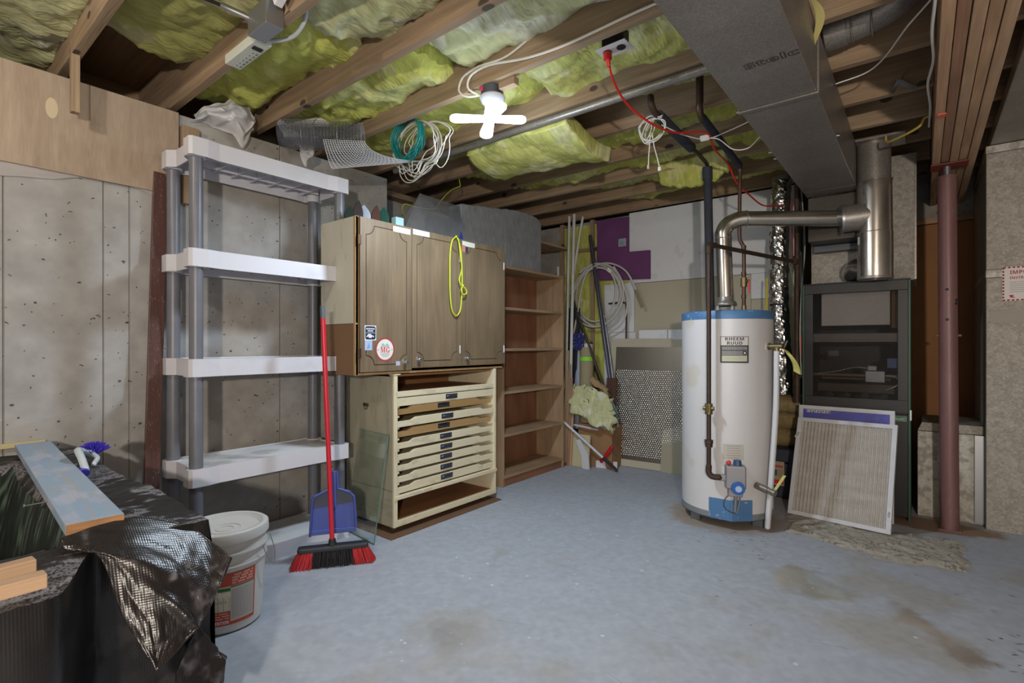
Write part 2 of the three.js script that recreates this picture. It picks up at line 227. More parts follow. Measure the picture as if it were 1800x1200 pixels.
{ // left wall: poured concrete, cast in panels with open seams, a ledge on top, a recess beyond its end
  const w = structGroup('wall_left'), seams = [2.8, 1.6, 0.42, -0.326, -0.645, -0.742, -1.45, -2.2];
  for (let i = 0; i < seams.length - 1; i++) part('concrete_panel', b2(-3.1, -2.85 - (i === 4 ? 0.003 : 0), 0, i < 5 ? 2.1 : 2.18, seams[i] - 0.0022, seams[i + 1] + 0.0022, 0.003), M.concrete, w);
  part('backing', b2(-3.3, -2.858, 0, 2.1, -2.19, 2.8), M.concrete, w);
  part('rear_wall', b2(-3.5, -3.3, 0, 2.24, -5.1, -2.19), M.concrete, w);
  part('rim_joist', b2(-3.5, -3.42, 2.18, 2.47, -5.1, 2.8), M.joist[3], w, { grain: 'z' });
  part('sill_plate', b2(-3.42, -3.2, 2.195, 2.235, -5.1, 2.8), M.joist[1], w, { grain: 'z' });
}
struct('wall_right', b2(3.0, 3.2, 0, 2.47, -5.1, 2.8), M.concrete);
struct('wall_front', b2(-3.5, 3.2, 0, 2.47, 2.5, 2.8), M.concrete);
const JZ = [2.28, 1.87, 1.47, 1.07, 0.66, 0.25, -0.15, -0.545, -0.97, -1.37, -1.78, -2.21, -2.625, -3.05, -3.42, -3.82, -4.24, -4.64];   // far faces of the joists
const JB = 2.235, JT = 2.47, JW = 0.038;
const ceiling = structGroup('ceiling');
part('subfloor', b2(-3.5, 3.2, JT, JT + 0.05, -5.2, 2.8), M.deck, ceiling, { grain: 'x' });
JZ.forEach((z, i) => {
  part('joist', b2(-3.42, 0.043, JB, JT, z, z + JW, 0.003), M.joist[i % 4], ceiling, { grain: 'x' });
  part('joist', b2(0.237, 3.0, JB, JT, z, z + JW, 0.003), M.joist[(i + 2) % 4], ceiling, { grain: 'x' });
});
{ // back wall: stud partition with insulation, patched with boards
  const w = structGroup('wall_back'), zf = -4.24;
  const stud = M.joist[2], white = S({ color: 0xc9ced6, roughness: 0.75, bumpMap: GB, bumpScale: 0.0002 });
  const bd = gray(256, 256, 0.8, 0.8, (u, v) => pf(u, v, 6, 5, 91));
  M.whiteBoard = S({ map: tex(512, 512, 1.2, 1.2, (u, v) => { const q = pf(u, v, 5, 5, 92), k = sm(0.70, 0.75, pf(u, v, 16, 3, 93)); return mix(mix([206, 210, 216], [222, 224, 228], q), [170, 170, 172], k * 0.2); }), roughness: 0.7 });
  M.buffBoard = S({ map: tex(512, 512, 1.2, 1.2, (u, v) => mix([172, 166, 146], [186, 180, 162], pf(u, v, 4, 5, 94))), roughness: 0.85 });
  M.purple = S({ map: tex(256, 256, 0.6, 0.6, (u, v) => mix([96, 52, 98], [110, 60, 112], pf(u, v, 6, 4, 95))), roughness: 0.75 });
  part('sheathing', b2(-3.4, -0.7, 0, JB, zf - 0.2, zf - 0.11), M.concrete, w);
  for (const x of [-3.2, -2.78, -2.44, -2.02, -1.6, -1.18, -0.76]) part('stud', b2(x - 0.019, x + 0.019, 0.04, JB - 0.005, zf - 0.11, zf - 0.02, 0.002), stud, w, { grain: 'y' });
  part('bottom_plate', b2(-3.4, -0.72, 0, 0.038, zf - 0.11, zf - 0.02), stud, w, { grain: 'x' });
  for (const [a, b] of [[-2.76, -2.46], [-2.42, -2.04]]) part('insulation', sheet(24, 60, (u, v) => [a + (b - a) * u, 0.05 + 2.14 * v, zf - 0.045 + 0.018 * Math.sin(Math.PI * u) + 0.012 * fb(u * 4 + a, v * 16, 1)]), M.insul[0], w, { label: 'yellow glass wool batt between the studs of the back wall' });
  const Z = (z0, z1) => [zf + z0, zf + z1];
  const board = (x0, x1, y0, y1, t, m, l) => part('board', b2(x0, x1, y0, y1, zf - 0.02, zf - 0.02 + t, 0.002), m, w, { label: l });
  board(-2.05, -0.72, 1.595, 2.225, 0.014, M.whiteBoard, 'white wall board under the ceiling joists');
  board(-1.03, -0.72, 1.40, 1.594, 0.014, M.whiteBoard, 'small white wall board behind the tank');
  board(-2.0, -1.032, 0.70, 1.592, 0.012, M.buffBoard, 'bare buff wall board behind the tank');
  board(-1.03, -0.72, 0.03, 1.398, 0.012, M.buffBoard, 'bare buff wall board behind the pipes');
  board(-2.30, -2.003, 1.16, 1.6, 0.013, M.whiteBoard, 'narrow white board below the purple foam');
  board(-2.30, -1.99, 0.03, 1.157, 0.015, M.whiteBoard, 'lower white board in the corner');
  board(-1.988, -1.032, 0.03, 0.698, 0.012, M.buffBoard, 'lower buff board');
  const L = [[-2.358, 1.645], [-1.845, 1.62], [-1.845, 1.868], [-2.046, 1.875], [-2.046, 2.19], [-2.358, 2.2]];
  const pg = ext(L, 0.03, 0.002); pg.translate(0, 0, zf - 0.004); part('foam_board', pg, M.purple, w, { label: 'purple L-shaped foam board on the back wall' });
  decal('paper_tag', 0.075, 0.07, canvasTex(96, 96, (c) => { c.fillStyle = '#9aa6ac'; c.fillRect(0, 0, 96, 96); c.fillStyle = '#5d6a70'; for (let i = 0; i < 7; i++) c.fillRect(10, 30 + i * 8, 50 + (i * 13) % 22, 3); c.strokeStyle = '#4c5358'; c.strokeRect(8, 8, 62, 14); }), [-2.10, 1.965, zf + 0.0285], [1, 0, 0], [0, 1, 0], w);
  part('strap_rail', b2(-2.62, -2.22, 1.93, 1.965, zf - 0.018, zf - 0.006, 0.002), M.joist[1], w, { grain: 'x', label: 'wooden strip across the studs' });
  // rust-stained far wall of the furnace corner
  const f = structGroup('wall_far');
  part('concrete', b2(-0.7, 3.2, 0, JT, -5.1, -4.9), M.concrete, f); part('return', b2(-0.72, -0.70, 0, JB, -4.9, -4.26), M.concrete, f);
  M.fibre = S({ map: tex(256, 256, 1, 1, (u, v) => mix([150, 104, 66], [166, 118, 78], pf(u, v, 5, 5, 97))), roughness: 0.8 });
  part('fibre_panel', b2(-0.1, 0.12, 0.02, 1.93, -4.898, -4.87, 0.002), M.fibre, f, { label: 'brown fibreboard panel behind the steel column' });
  part('fibre_panel', b2(0.135, 0.6, 0.02, 1.93, -4.898, -4.872, 0.002), M.fibre, f);
  part('top_rail', b2(-0.1, 0.6, 1.935, 1.975, -4.898, -4.85, 0.002), M.beam[0], f, { grain: 'x' });
}
// ---------------------------------------------------------------- ceiling: insulation, beam, column
function batt(z0, z1, x0, x1, level, o = {}) {               // glass wool pressed up between two joists, ragged below
  const { amp = 0.022, sag = 0.02, s = 0, skew = 0 } = o, nu = Math.max(12, Math.round((x1 - x0) * 50)), nv = 18;
  const rag = (v) => 0.03 * fb(v * 3 + s, s, 2);
  const bot = (u, v) => { const x = x0 + rag(v + 9) + (x1 + rag(v) - x0 - rag(v + 9)) * u, z = z0 + (z1 - z0) * v, e = Math.min(u, 1 - u) * (x1 - x0); const lift = 0.05 * sm(0.10, 0, e) - 0.02 * sm(0.05, 0, Math.min(v, 1 - v) * (z1 - z0)) * 0; return [x, clamp(level + skew * u - sag * Math.sin(Math.PI * v) + amp * fb(x * 3.2 + s, z * 5, s, 4) + 0.4 * amp * fb(x * 14, z * 14, s, 2) + lift, 2.1, 2.455), z]; };
  const top = (u, v) => { const p = bot(u, v); return [p[0], 2.462, p[2]]; };
  return [sheet(nu, nv, bot), sheet(nu, 1, (u, v) => (v ? top(u, 0) : bot(u, 0))), sheet(nu, 1, (u, v) => (v ? top(u, 1) : bot(u, 1))), sheet(1, nv, (u, v) => (u ? top(0, v) : bot(0, v))), sheet(1, nv, (u, v) => (u ? top(1, v) : bot(1, v)))];
}
{
  const bays = [
    [7, -3.3, -1.3, 2.33, 'pale dusty glass wool batt in the ceiling corner before the plywood', { amp: 0.04, s: 1 }, 3],
    [8, -2.72, -1.62, 2.35, 'olive yellow ceiling batt that ends over the dark gap above the plywood', { amp: 0.04, s: 3 }, 2],
    [8, -1.6, -0.62, 2.34, 'olive yellow ceiling batt beside the grey junction box', { amp: 0.04, s: 4 }, 0],
    [9, -3.0, -1.9, 2.335, 'lumpy yellow batt above the crumpled plastic bag', { amp: 0.055, s: 5 }, 0],
    [9, -1.93, -0.6, 2.33, 'pale dusty ceiling batt with a drooping rounded end', { amp: 0.05, s: 6, sag: 0.035 }, 3],
    [10, -2.9, -1.75, 2.32, 'plump yellow batt above the wire mesh roll', { amp: 0.055, s: 7, sag: 0.03 }, 0],
    [10, -1.72, -0.6, 2.35, 'long pale batt with a paper facing beside the white cables', { amp: 0.04, s: 8 }, 3],
    [11, -2.9, -1.5, 2.33, 'yellow batt in the bay beside the LED lamp', { amp: 0.04, s: 9 }, 0],
    [11, -1.48, -0.6, 2.29, 'bright yellow batt with a ragged edge beside the ceiling outlet', { amp: 0.03, sag: 0.0, s: 10, skew: 0.03 }, 1],
    [12, -2.9, -2.3, 2.36, 'dim yellow batt in the bay over the wall cabinet', { s: 11 }, 2],
    [12, -1.25, -0.6, 2.38, 'yellow batt high behind the insulated water pipes', { s: 12 }, 0],
    [13, -2.7, -0.6, 2.325, 'long yellow batt in the bay beyond the fallen batt', { amp: 0.055, s: 13 }, 0],
    [14, -2.6, -0.6, 2.32, 'yellow batt over the bookcase bay', { amp: 0.06, s: 14 }, 0],
    [15, -2.2, -0.6, 2.33, 'yellow batt in the bay over the back boards', { amp: 0.06, s: 15 }, 1],
    [16, -2.2, -0.6, 2.34, 'yellow batt in the last bay against the back wall', { amp: 0.05, s: 16 }, 0]];
  for (const [j, x0, x1, lv, label, o, m] of bays) one('insulation_batt', batt(JZ[j] + JW + 0.001, JZ[j - 1] - 0.001, x0, x1, lv, o), M.insul[m], label, 'insulation', { group: 'insulation batts between the ceiling joists' });
  // batt that has come loose and hangs below the joists, with a dangling torn piece further back
  const fall = solidSheet(40, 24, (u, v) => { const x = -2.12 + 0.70 * u + 0.10 * v * (u - 0.4), z = -2.235 - 0.36 * v; return [x, 2.205 + 0.05 * (1 - v) - 0.05 * sm(0.6, 1, u) * v - 0.03 * Math.sin(v * 3) + 0.014 * fb(x * 7, z * 7, 3, 3) + 0.02 * Math.sin(u * 9) * (v - 0.5), z + 0.02 * fb(u * 5, 7, v)]; }, 0.075);
  one('insulation_batt', fall, M.insul[1], 'yellow batt hanging loose below the joists beside the LED lamp', 'insulation', { group: 'insulation batts between the ceiling joists' });
  const torn = solidSheet(26, 12, (u, v) => { const x = -1.42 + 0.46 * u, z = -3.40 - 0.02 * v + 0.03 * u; return [x, 2.29 - v * (0.12 + 0.06 * Math.sin(u * 3.1) + 0.035 * fb(u * 6, 2, 9)), z - 0.05 * v + 0.012 * fb(u * 8, v * 5, 4)]; }, 0.03);
  one('insulation_scrap', torn, M.insul[0], 'torn yellow insulation flap drooping under the far joists', 'insulation');
}
{
  const t = thing('support_beam', 'built-up beam of five brown planks over the steel column', 'beam');
  for (let i = 0; i < 5; i++) part('plank', b2(0.045 + i * 0.038 + 0.0012, 0.045 + (i + 1) * 0.038 - 0.0012, 2.07 + [0, 0.006, 0, 0.003, -0.002][i], 2.468, -4.88, 2.48, 0.003), M.beam[[0, 1, 2, 0, 2][i]], t, { grain: 'z' });
}
{
  const t = thing('steel_column', 'rust red steel post with a jack screw under the beam', 'post');
  M.redPaint = S({ map: tex(512, 512, 0.6, 0.6, (u, v) => { const w = sm(0.72, 0.74, pf(u, v, 22, 3, 371)); return mix(mix([112, 80, 80], [128, 94, 92], pf(u, v, 6, 5, 372)), [186, 176, 168], w * 0.12); }), roughness: 0.45, metalness: 0.1 });
  const x = 0.125, z = -3.83, r = 0.043;
  part('pipe', [rod([x, 0.004, z], [x - 0.012, 2.0, z], r, 32)], M.redPaint, t, { keepUV: true });
  part('collar', rod([x - 0.012, 1.995, z], [x - 0.012, 2.006, z], r + 0.004, 32), M.redPaint, t);
  part('jack_screw', [rod([x - 0.012, 2.0, z], [x - 0.012, 2.062, z], 0.016, 16), ...Array.from({ length: 7 }, (_, i) => { const g = new THREE.TorusGeometry(0.016, 0.0022, 5, 16); g.rotateX(Math.PI / 2); g.translate(x - 0.012, 2.008 + i * 0.008, z); return g; })], M.steel, t);
  part('top_plate', b2(x - 0.085, x + 0.08, 2.061, 2.068, z - 0.07, z + 0.07, 0.002), S({ color: 0x7c3a30, roughness: 0.6 }), t);
  part('base_plate', b2(x - 0.05, x + 0.05, 0, 0.006, z - 0.05, z + 0.05), M.redPaint, t);
  for (const [y, a] of [[1.36, -0.12], [1.19, -0.1], [1.28, 0.95], [1.30, 1.0]]) { const d = V(Math.sin(a - 0.03), 0, Math.cos(a - 0.03)); part('pin_hole', rod([x + d.x * (r - 0.006) - 0.007, y, z + d.z * (r - 0.006)], [x + d.x * (r + 0.0006) - 0.007, y, z + d.z * (r + 0.0006)], 0.0085, 14), M.black, t, { label: 'dark pin hole' }); }
  part('pin', rod([x - 0.058, 1.10, z], [x + 0.05, 1.10, z], 0.007, 10), M.redPaint, t);
}
// ---------------------------------------------------------------- ducts
{
  const t = thing('trunk_duct', 'long rectangular galvanized duct with mill lettering hung under the joists', 'duct');
  const xa = -0.572, xb = -0.302, y0 = 1.985, y1 = 2.232;
  part('duct_section', b2(xa, xb, y0, y1, 2.45, -0.62, 0.004), M.galv, t);
  part('duct_section', b2(xa, xb, y0, y1, -0.624, -2.186, 0.004), M.galv, t);
  part('duct_section', b2(xa, xb, y0, y1, -2.19, -3.60, 0.004), M.galv, t);
  const end = ext([[0, 0], [0.10, 0], [0.10, 0], [0.13, 0.0], [0.13, 0.247], [0, 0.247]], xb - xa); end.rotateY(Math.PI / 2); end.translate(xa, y0, -3.604);
  part('duct_section', b2(xa, xb, y0, y1, -3.604, -3.74, 0.004), M.galv, t);
  part('seam', [b2(xa - 0.006, xb + 0.006, y0 - 0.007, y0 - 0.0005, -2.178, -2.2, 0.002), b2(xb, xb + 0.007, y0 - 0.004, y1 - 0.01, -2.180, -2.196, 0.002), b2(xa - 0.007, xa, y0 - 0.004, y1 - 0.01, -2.180, -2.196, 0.002)], M.galv, t);
  for (const z of [-2.19, -2.75, -2.86]) part('screw', rod([xa - 0.014, y0 + 0.006, z], [xa, y0 + 0.006, z], 0.005, 8), M.chrome, t);
  part('screw', rod([xb, y0 + 0.02, -2.76], [xb + 0.01, y0 + 0.02, -2.76], 0.005, 8), M.chrome, t);
  const lt = canvasTex(1024, 256, (c) => { c.fillStyle = '#000'; c.fillRect(0, 0, 1024, 256); c.font = 'bold 230px sans-serif'; c.lineWidth = 8; c.strokeStyle = '#fff'; c.setTransform(1.3, 0, 0, 0.95, 0, 0); c.strokeText('Stelco', 16, 215); });
  lt.colorSpace = THREE.NoColorSpace;
  // stops at the edge of the sheet: the last letter is folded away
  const p = new THREE.PlaneGeometry(0.176, 0.062); const uv = p.attributes.uv; for (let i = 0; i < 4; i++) uv.setX(i, uv.getX(i) * 0.71);
  part('lettering', frame(p, [-0.388, y0 - 0.0008, -1.842], [1, 0, 0], [0, 0, 1]), S({ color: 0x16120f, alphaMap: lt, transparent: true, roughness: 0.7 }), t, { keepUV: true, label: 'black outlined mill lettering' });
}
{
  const t = thing('supply_plenum', 'speckled galvanized plenum box standing on top of the furnace', 'duct');
  part('box', b2(-0.585, -0.028, 1.445, 2.225, -4.46, -3.98, 0.004), M.galvOld, t);
  part('drop_box', b2(-0.567, -0.306, 1.70, 1.98, -3.978, -3.735, 0.004), S({ map: M.galv.map, color: 0x8a8682, metalness: 0.6, roughness: 0.4 }), t, { label: 'galvanized drop below the trunk duct, shadow of the duct put into its colour' });  // drop_box: galvanized map tinted darker, painting in the shadow of the trunk duct
  part('flange', b2(-0.56, -0.30, 1.655, 1.698, -3.975, -3.90, 0.003), S({ color: 0x54585e, metalness: 0.6, roughness: 0.45 }), t);
  part('corner_angle', b2(-0.034, -0.024, 1.45, 2.22, -3.982, -3.972), M.galv, t);
  const tri = ext([[0, 0], [0.14, 0], [0, 0.16]], 0.004); tri.translate(-0.17, 1.448, -3.978); part('gusset', tri, M.galvOld, t);
}
{
  const t = thing('flue_pipe', 'shiny vertical flue pipe in front of the furnace plenum', 'pipe');
  const x = -0.212, z = -3.655, r = 0.083;
  part('upper_section', rod([x - 0.006, 1.86, z], [x - 0.006, 2.225, z], r, 40), M.galv, t);
  part('tee_section', rod([x, 1.675, z], [x - 0.003, 2.0, z], r + 0.002, 40), M.shiny, t);
  part('lower_section', rod([x, 1.437, z], [x, 1.70, z], r + 0.004, 40), M.shiny, t);
  part('end_cap', [rod([x, 1.43, z], [x, 1.445, z], r + 0.0055, 40), rod([x, 1.427, z], [x, 1.432, z], 0.03, 24)], M.galv, t);
  part('seam_ring', [2.0, 1.70].map((y) => { const g = new THREE.TorusGeometry(r + 0.0035, 0.0025, 6, 40); g.rotateX(Math.PI / 2); g.translate(x - 0.002, y, z); return g; }), M.galv, t);
  const dx = V(-0.72, -0.02, 0.17).normalize(), A = V(x, 1.80, z).addScaledVector(dx, 0.165), B = V(x, 1.805, z);
  part('side_branch', [rod(A.toArray(), B.toArray(), 0.078, 32)], M.galv, t);
  part('branch_collar', [rod(A.clone().addScaledVector(dx, 0.006).toArray(), A.clone().addScaledVector(dx, -0.006).toArray(), 0.086, 32)], M.steel, t);
  part('label_sticker', frame(new THREE.PlaneGeometry(0.02, 0.045), [x - 0.0755, 1.655, z + 0.047], [0.55, 0, 0.83], [0, 1, 0]), M.whitePlastic, t);
  part('breech_elbow', tube([[x - 0.02, 1.50, -3.70], [x - 0.10, 1.52, -3.80], [x - 0.13, 1.50, -3.90], [x - 0.13, 1.52, -3.97]], 0.06, { rad: 20, n: 10, capped: false }), M.shiny, t);
  part('ceiling_collar', b2(-0.30, -0.07, 2.212, 2.224, -3.75, -3.53, 0.002), M.galv, t);
}
{
  const t = thing('round_duct', 'small round galvanized duct rising between the right-hand joists', 'duct');
  const pts = [[-0.30, 2.33, -2.44], [-0.18, 2.335, -2.44], [-0.08, 2.36, -2.43], [-0.03, 2.40, -2.42]];
  part('collar', rod([-0.31, 2.325, -2.44], [-0.235, 2.33, -2.44], 0.074, 28), M.galv, t);
  part('pipe', tube(pts, 0.068, { rad: 24, n: 12, capped: false }), M.galv, t);
  part('crimp_ring', [-0.235, -0.215, -0.15].map((x) => { const g = new THREE.TorusGeometry(0.070, 0.004, 6, 28); g.rotateY(Math.PI / 2); g.translate(x, 2.333, -2.44); return g; }), M.galv, t);
}
{
  const t = thing('return_duct', 'tall speckled galvanized return duct with a notice beside the column', 'duct');
  part('lower_section', b2(0.285, 0.9, 0.0, 1.425, -4.80, -3.94, 0.004), M.galvOld, t);
  part('upper_section', b2(0.285, 0.9, 1.47, 2.125, -4.80, -3.94, 0.004), M.galvOld, t);
  part('seam_band', b2(0.283, 0.902, 1.425, 1.47, -4.80, -3.934, 0.003), M.galvBlotch, t);
  part('top_band', b2(0.283, 0.902, 2.125, 2.168, -4.80, -3.934, 0.003), M.galvBlotch, t);
  part('overhead_duct', b2(0.30, 0.9, 2.17, 2.231, -4.80, 2.2, 0.004), M.galv, t, { label: 'plain overhead duct running beside the beam' });
  part('tape_patch', solidSheet(14, 8, (u, v) => [0.30 + 0.5 * u, 1.245 - 0.075 * v, -3.9365 + 0.004 * fb(u * 6, v * 3, 2)], 0.001), S({ color: 0x9a958a, roughness: 0.6 }), t, { label: 'crumpled grey tape' });
  decal('notice', 0.26, 0.19, canvasTex(512, 384, (c) => { c.fillStyle = '#d9d3cf'; c.fillRect(0, 0, 512, 384); c.lineWidth = 16; c.strokeStyle = '#8c1d24'; c.setLineDash([22, 14]); c.strokeRect(10, 10, 492, 364); c.setLineDash([]); c.fillStyle = '#a81f2a'; c.font = 'bold 54px sans-serif'; c.fillText('IMPORTANT', 60, 84); c.font = 'bold 38px sans-serif'; c.fillText('INSTRUCTIONS', 60, 140); c.fillStyle = '#8a8588'; for (let i = 0; i < 6; i++) c.fillRect(60, 172 + i * 22, 390 - (i % 3) * 40, 5); c.fillStyle = '#a81f2a'; c.beginPath(); c.moveTo(56, 318); c.lineTo(96, 318); c.lineTo(84, 334); c.lineTo(110, 350); c.lineTo(66, 346); c.fill(); c.fillRect(190, 326, 60, 5); c.fillRect(262, 326, 90, 5); c.fillRect(190, 340, 120, 5); }), [0.35 + 0.13, 1.385, -3.9345 + 0.001], [1, 0, 0], [0, 1, 0], t);
}
{
  const t = thing('return_boot', 'low blotchy sheet metal box between the furnace and the tall duct', 'duct');
  part('box', b2(-0.02, 0.283, 0.0, 0.52, -4.5, -4.02, 0.004), M.galvBlotch, t);
  const top = ext([[0, 0], [0.30, 0], [0.30, 0.05], [0.02, 0.05]], 0.46); top.translate(-0.018, 0.522, -4.49); part('lid', top, M.galvOld, t);
  part('edge_strip', b2(0.24, 0.285, 0.01, 0.52, -4.018, -4.008, 0.002), M.steel, t);
}
// ---------------------------------------------------------------- water heater
const HX = -0.936, HZ = -3.279, HR = 0.259, HA = Math.atan2(0.2745, 0.9616);
const hp = (deg, r, y) => { const a = HA + deg * Math.PI / 180; return [HX + r * Math.sin(a), y, HZ + r * Math.cos(a)]; };
const hax = (deg) => { const a = HA + deg * Math.PI / 180; return [[Math.cos(a), 0, -Math.sin(a)], [0, 1, 0]]; };
{
  const t = thing('water_heater', 'white gas water heater tank with blue top rim and blue burner cover', 'water heater', null, [HX, 0, HZ]);
  const W = (gs) => flat(gs).translate(-HX, 0, -HZ);
  const enamel = S({ map: tex(512, 512, 1.2, 1.2, (u, v) => { const k = sm(0.62, 0.74, pf(u, v, 7, 5, 401)); return mix(mix([202, 201, 203], [210, 209, 210], pf(u, v, 4, 4, 402)), [190, 176, 152], k * 0.35); }), roughness: 0.4 });
  M.heaterBlue = S({ map: tex(256, 256, 0.4, 0.4, (u, v) => { const w = sm(0.75, 0.77, pf(u, v, 20, 3, 405)); return mix(mix([70, 112, 158], [84, 126, 170], pf(u, v, 5, 4, 404)), [180, 190, 200], w * 0.7); }), roughness: 0.45 });
  const body = lathe([[0, 0.085], [HR - 0.004, 0.085], [HR, 0.09], [HR, 1.196], [HR - 0.004, 1.2]], 72); part('tank_jacket', body, enamel, t);
  part('base_ring', lathe([[HR - 0.02, 0.052], [HR + 0.002, 0.052], [HR + 0.003, 0.06], [HR + 0.003, 0.086], [HR - 0.003, 0.09]], 72), S({ color: 0x8b9298, roughness: 0.45, metalness: 0.4 }), t);
  part('base_pan', cyl(HR - 0.015, 0.02, 0, 0.06, 0, 48), M.black, t);
  part('top_rim', lathe([[0, 1.246], [HR - 0.012, 1.246], [HR + 0.002, 1.24], [HR + 0.003, 1.197], [HR - 0.002, 1.194]], 72), M.heaterBlue, t);
  for (const d of [-52, 52, 180]) { const p = hp(d, HR - 0.045, 0); part('leg', b2(p[0] - HX - 0.028, p[0] - HX + 0.028, 0, 0.055, p[2] - HZ - 0.02, p[2] - HZ + 0.02, 0.004), S({ color: 0x6d7278, roughness: 0.5, metalness: 0.5 }), t); }
  // rating plate
  const plate = canvasTex(256, 256, (c) => { c.fillStyle = '#cfcac4'; c.fillRect(0, 0, 256, 256); c.strokeStyle = '#2a2c30'; c.lineWidth = 5; c.strokeRect(2, 2, 252, 252); c.fillStyle = '#26282c'; c.font = 'bold 42px sans-serif'; c.textAlign = 'center'; c.setTransform(1.25, 0, 0, 1, -32, 0); c.fillText('RHEEM', 128, 40); c.fillText('RUUD', 128, 80); c.setTransform(1, 0, 0, 1, 0, 0); c.fillStyle = '#2a2c30'; c.fillRect(2, 86, 252, 168); c.fillStyle = '#8f8d8e'; c.fillRect(14, 98, 228, 84); c.fillStyle = '#3a3b40'; for (let j = 0; j < 9; j++) for (let i = 0; i < 20; i++) c.fillRect(18 + i * 10.5, 103 + j * 9, 5 + ((i * 7 + j * 5) % 5), 3); c.fillStyle = '#1c1d20'; c.fillRect(14, 132, 228, 6); c.beginPath(); c.arc(220, 160, 20, 0, 7); c.fill(); c.fillStyle = '#d6d4d0'; c.beginPath(); c.moveTo(220, 146); c.lineTo(233, 160); c.lineTo(220, 174); c.lineTo(207, 160); c.fill(); c.fillStyle = '#b9bda4'; c.fillRect(14, 186, 228, 56); c.fillStyle = '#7f8a6c'; for (let i = 0; i < 14; i++) c.fillRect(44 + i * 12, 206 + (i % 3) * 5, 8, 4); });
  const seg = (deg, wdt, y0, y1, r) => { const a = wdt / r, g = new THREE.CylinderGeometry(r, r, y1 - y0, 16, 1, true, HA + deg * Math.PI / 180 - a / 2, a); g.translate(0, (y0 + y1) / 2, 0); return g; };
  part('rating_plate', seg(9.5, 0.152, 0.945, 1.095, HR + 0.0012), S({ map: plate, roughness: 0.5 }), t, { keepUV: true });
  part('instruction_label', seg(8, 0.11, 0.40, 0.485, HR + 0.0012), S({ map: canvasTex(128, 96, (c) => { c.fillStyle = '#b9b5ac'; c.fillRect(0, 0, 128, 96); c.fillStyle = '#8c8a84'; for (let i = 0; i < 6; i++) c.fillRect(20 + (i % 2) * 6, 10 + i * 15, 88 - (i % 2) * 12, 3); c.fillStyle = '#a06a62'; c.fillRect(22, 70, 84, 3); }), roughness: 0.6 }), t, { keepUV: true });
  // gas control
  const [ax, ay] = hax(9), on = (g, y, r) => { const o = hp(9, HR + r, y); return frame(g, [o[0] - HX, o[1], o[2] - HZ], ax, ay); };
  const gv = part('gas_control', [on(bx(0.105, 0.13, 0.06, 0, 0, 0.03, 0.008), 0.31, 0), on(bx(0.075, 0.06, 0.05, 0.0, -0.08, 0.022, 0.006), 0.31, 0), on(bx(0.05, 0.035, 0.03, -0.06, 0.0, 0.025, 0.006), 0.30, 0)], S({ color: 0x9a9a9e, roughness: 0.42, metalness: 0.6 }), t, { label: 'grey metal gas control valve' });
  const dial = new THREE.CylinderGeometry(0.034, 0.036, 0.022, 28); dial.rotateX(Math.PI / 2); dial.translate(0.008, -0.055, 0.072);
  part('temperature_dial', on(dial, 0.31, 0), S({ color: 0x2a5fa8, roughness: 0.4 }), gv, { label: 'round blue temperature dial' });
  const dm = new THREE.CylinderGeometry(0.017, 0.017, 0.004, 20); dm.rotateX(Math.PI / 2); dm.translate(0.008, -0.055, 0.084); part('dial_mark', on(dm, 0.31, 0), S({ color: 0xa9c0dc, roughness: 0.5 }), gv);
  const kn = new THREE.CylinderGeometry(0.019, 0.023, 0.03, 14); kn.translate(0.012, 0.078, 0.03); part('pilot_knob', on(kn, 0.31, 0), S({ color: 0x33506e, roughness: 0.4 }), gv);
  const rb = new THREE.SphereGeometry(0.013, 14, 10); rb.translate(-0.035, 0.078, 0.036); part('reset_button', on(rb, 0.31, 0), S({ color: 0xd03a38, roughness: 0.4 }), gv, { label: 'red reset button' });
  part('burner_tube', [on(rod([0.005, -0.10, 0.03], [0.0, -0.205, 0.02], 0.009, 10), 0.31, 0), on(rod([0.03, -0.10, 0.03], [0.01, -0.205, 0.024], 0.004, 8), 0.31, 0)], M.steel, t);
  part('thermocouple_wire', tube([[-0.03, -0.10, 0.03], [-0.055, -0.13, 0.04], [-0.06, -0.165, 0.045], [-0.03, -0.195, 0.04], [0, -0.205, 0.03]], 0.0025, { rad: 6 }).map((g) => on(g, 0.31, 0)), M.copper, t);
  // folded burner cover: two panels meeting at a centre ridge
  const cov = ext([[-0.115, 0.0], [-0.112, 0.004], [0, -0.038], [0.004, -0.038], [0.112, 0.004], [0.115, 0.0], [0.005, -0.045], [0, -0.045]], 0.115, 0.0008); cov.rotateX(-Math.PI / 2);
  const q = hp(5, HR - 0.022, 0.055); part('burner_cover', facet(frame(flat(cov), [q[0] - HX, q[1], q[2] - HZ], ...hax(5))), M.heaterBlue, t, { label: 'blue folded sheet metal burner cover' });
  // relief valve, discharge pipe, drain valve
  const P = (d, r, y) => { const p = hp(d, r, y); return [p[0] - HX, p[1], p[2] - HZ]; };
  part('relief_flange', rod(P(58, HR - 0.01, 1.038), P(58, HR + 0.004, 1.038), 0.028, 20), enamel, t);
  const rv = part('relief_valve', [rod(P(58, HR, 1.038), P(58, HR + 0.085, 1.038), 0.0145, 14), rod(P(58, HR + 0.05, 1.038), P(58, HR + 0.05, 1.005), 0.015, 14), rod(P(58, HR, 1.038), P(58, HR + 0.012, 1.038), 0.021, 6)], M.brass, t);
  part('lever', rod(P(60, HR + 0.085, 1.03), P(63, HR + 0.095, 1.07), 0.004, 6), M.chrome, rv);
  part('discharge_pipe', tube([P(58, HR + 0.05, 1.01), P(56.5, HR + 0.05, 0.7), P(50, HR + 0.048, 0.35), P(44, HR + 0.045, 0.03)], 0.0155, { rad: 14, n: 24 }), S({ color: 0xc6c8cc, roughness: 0.45 }), t, { label: 'white plastic discharge pipe' });
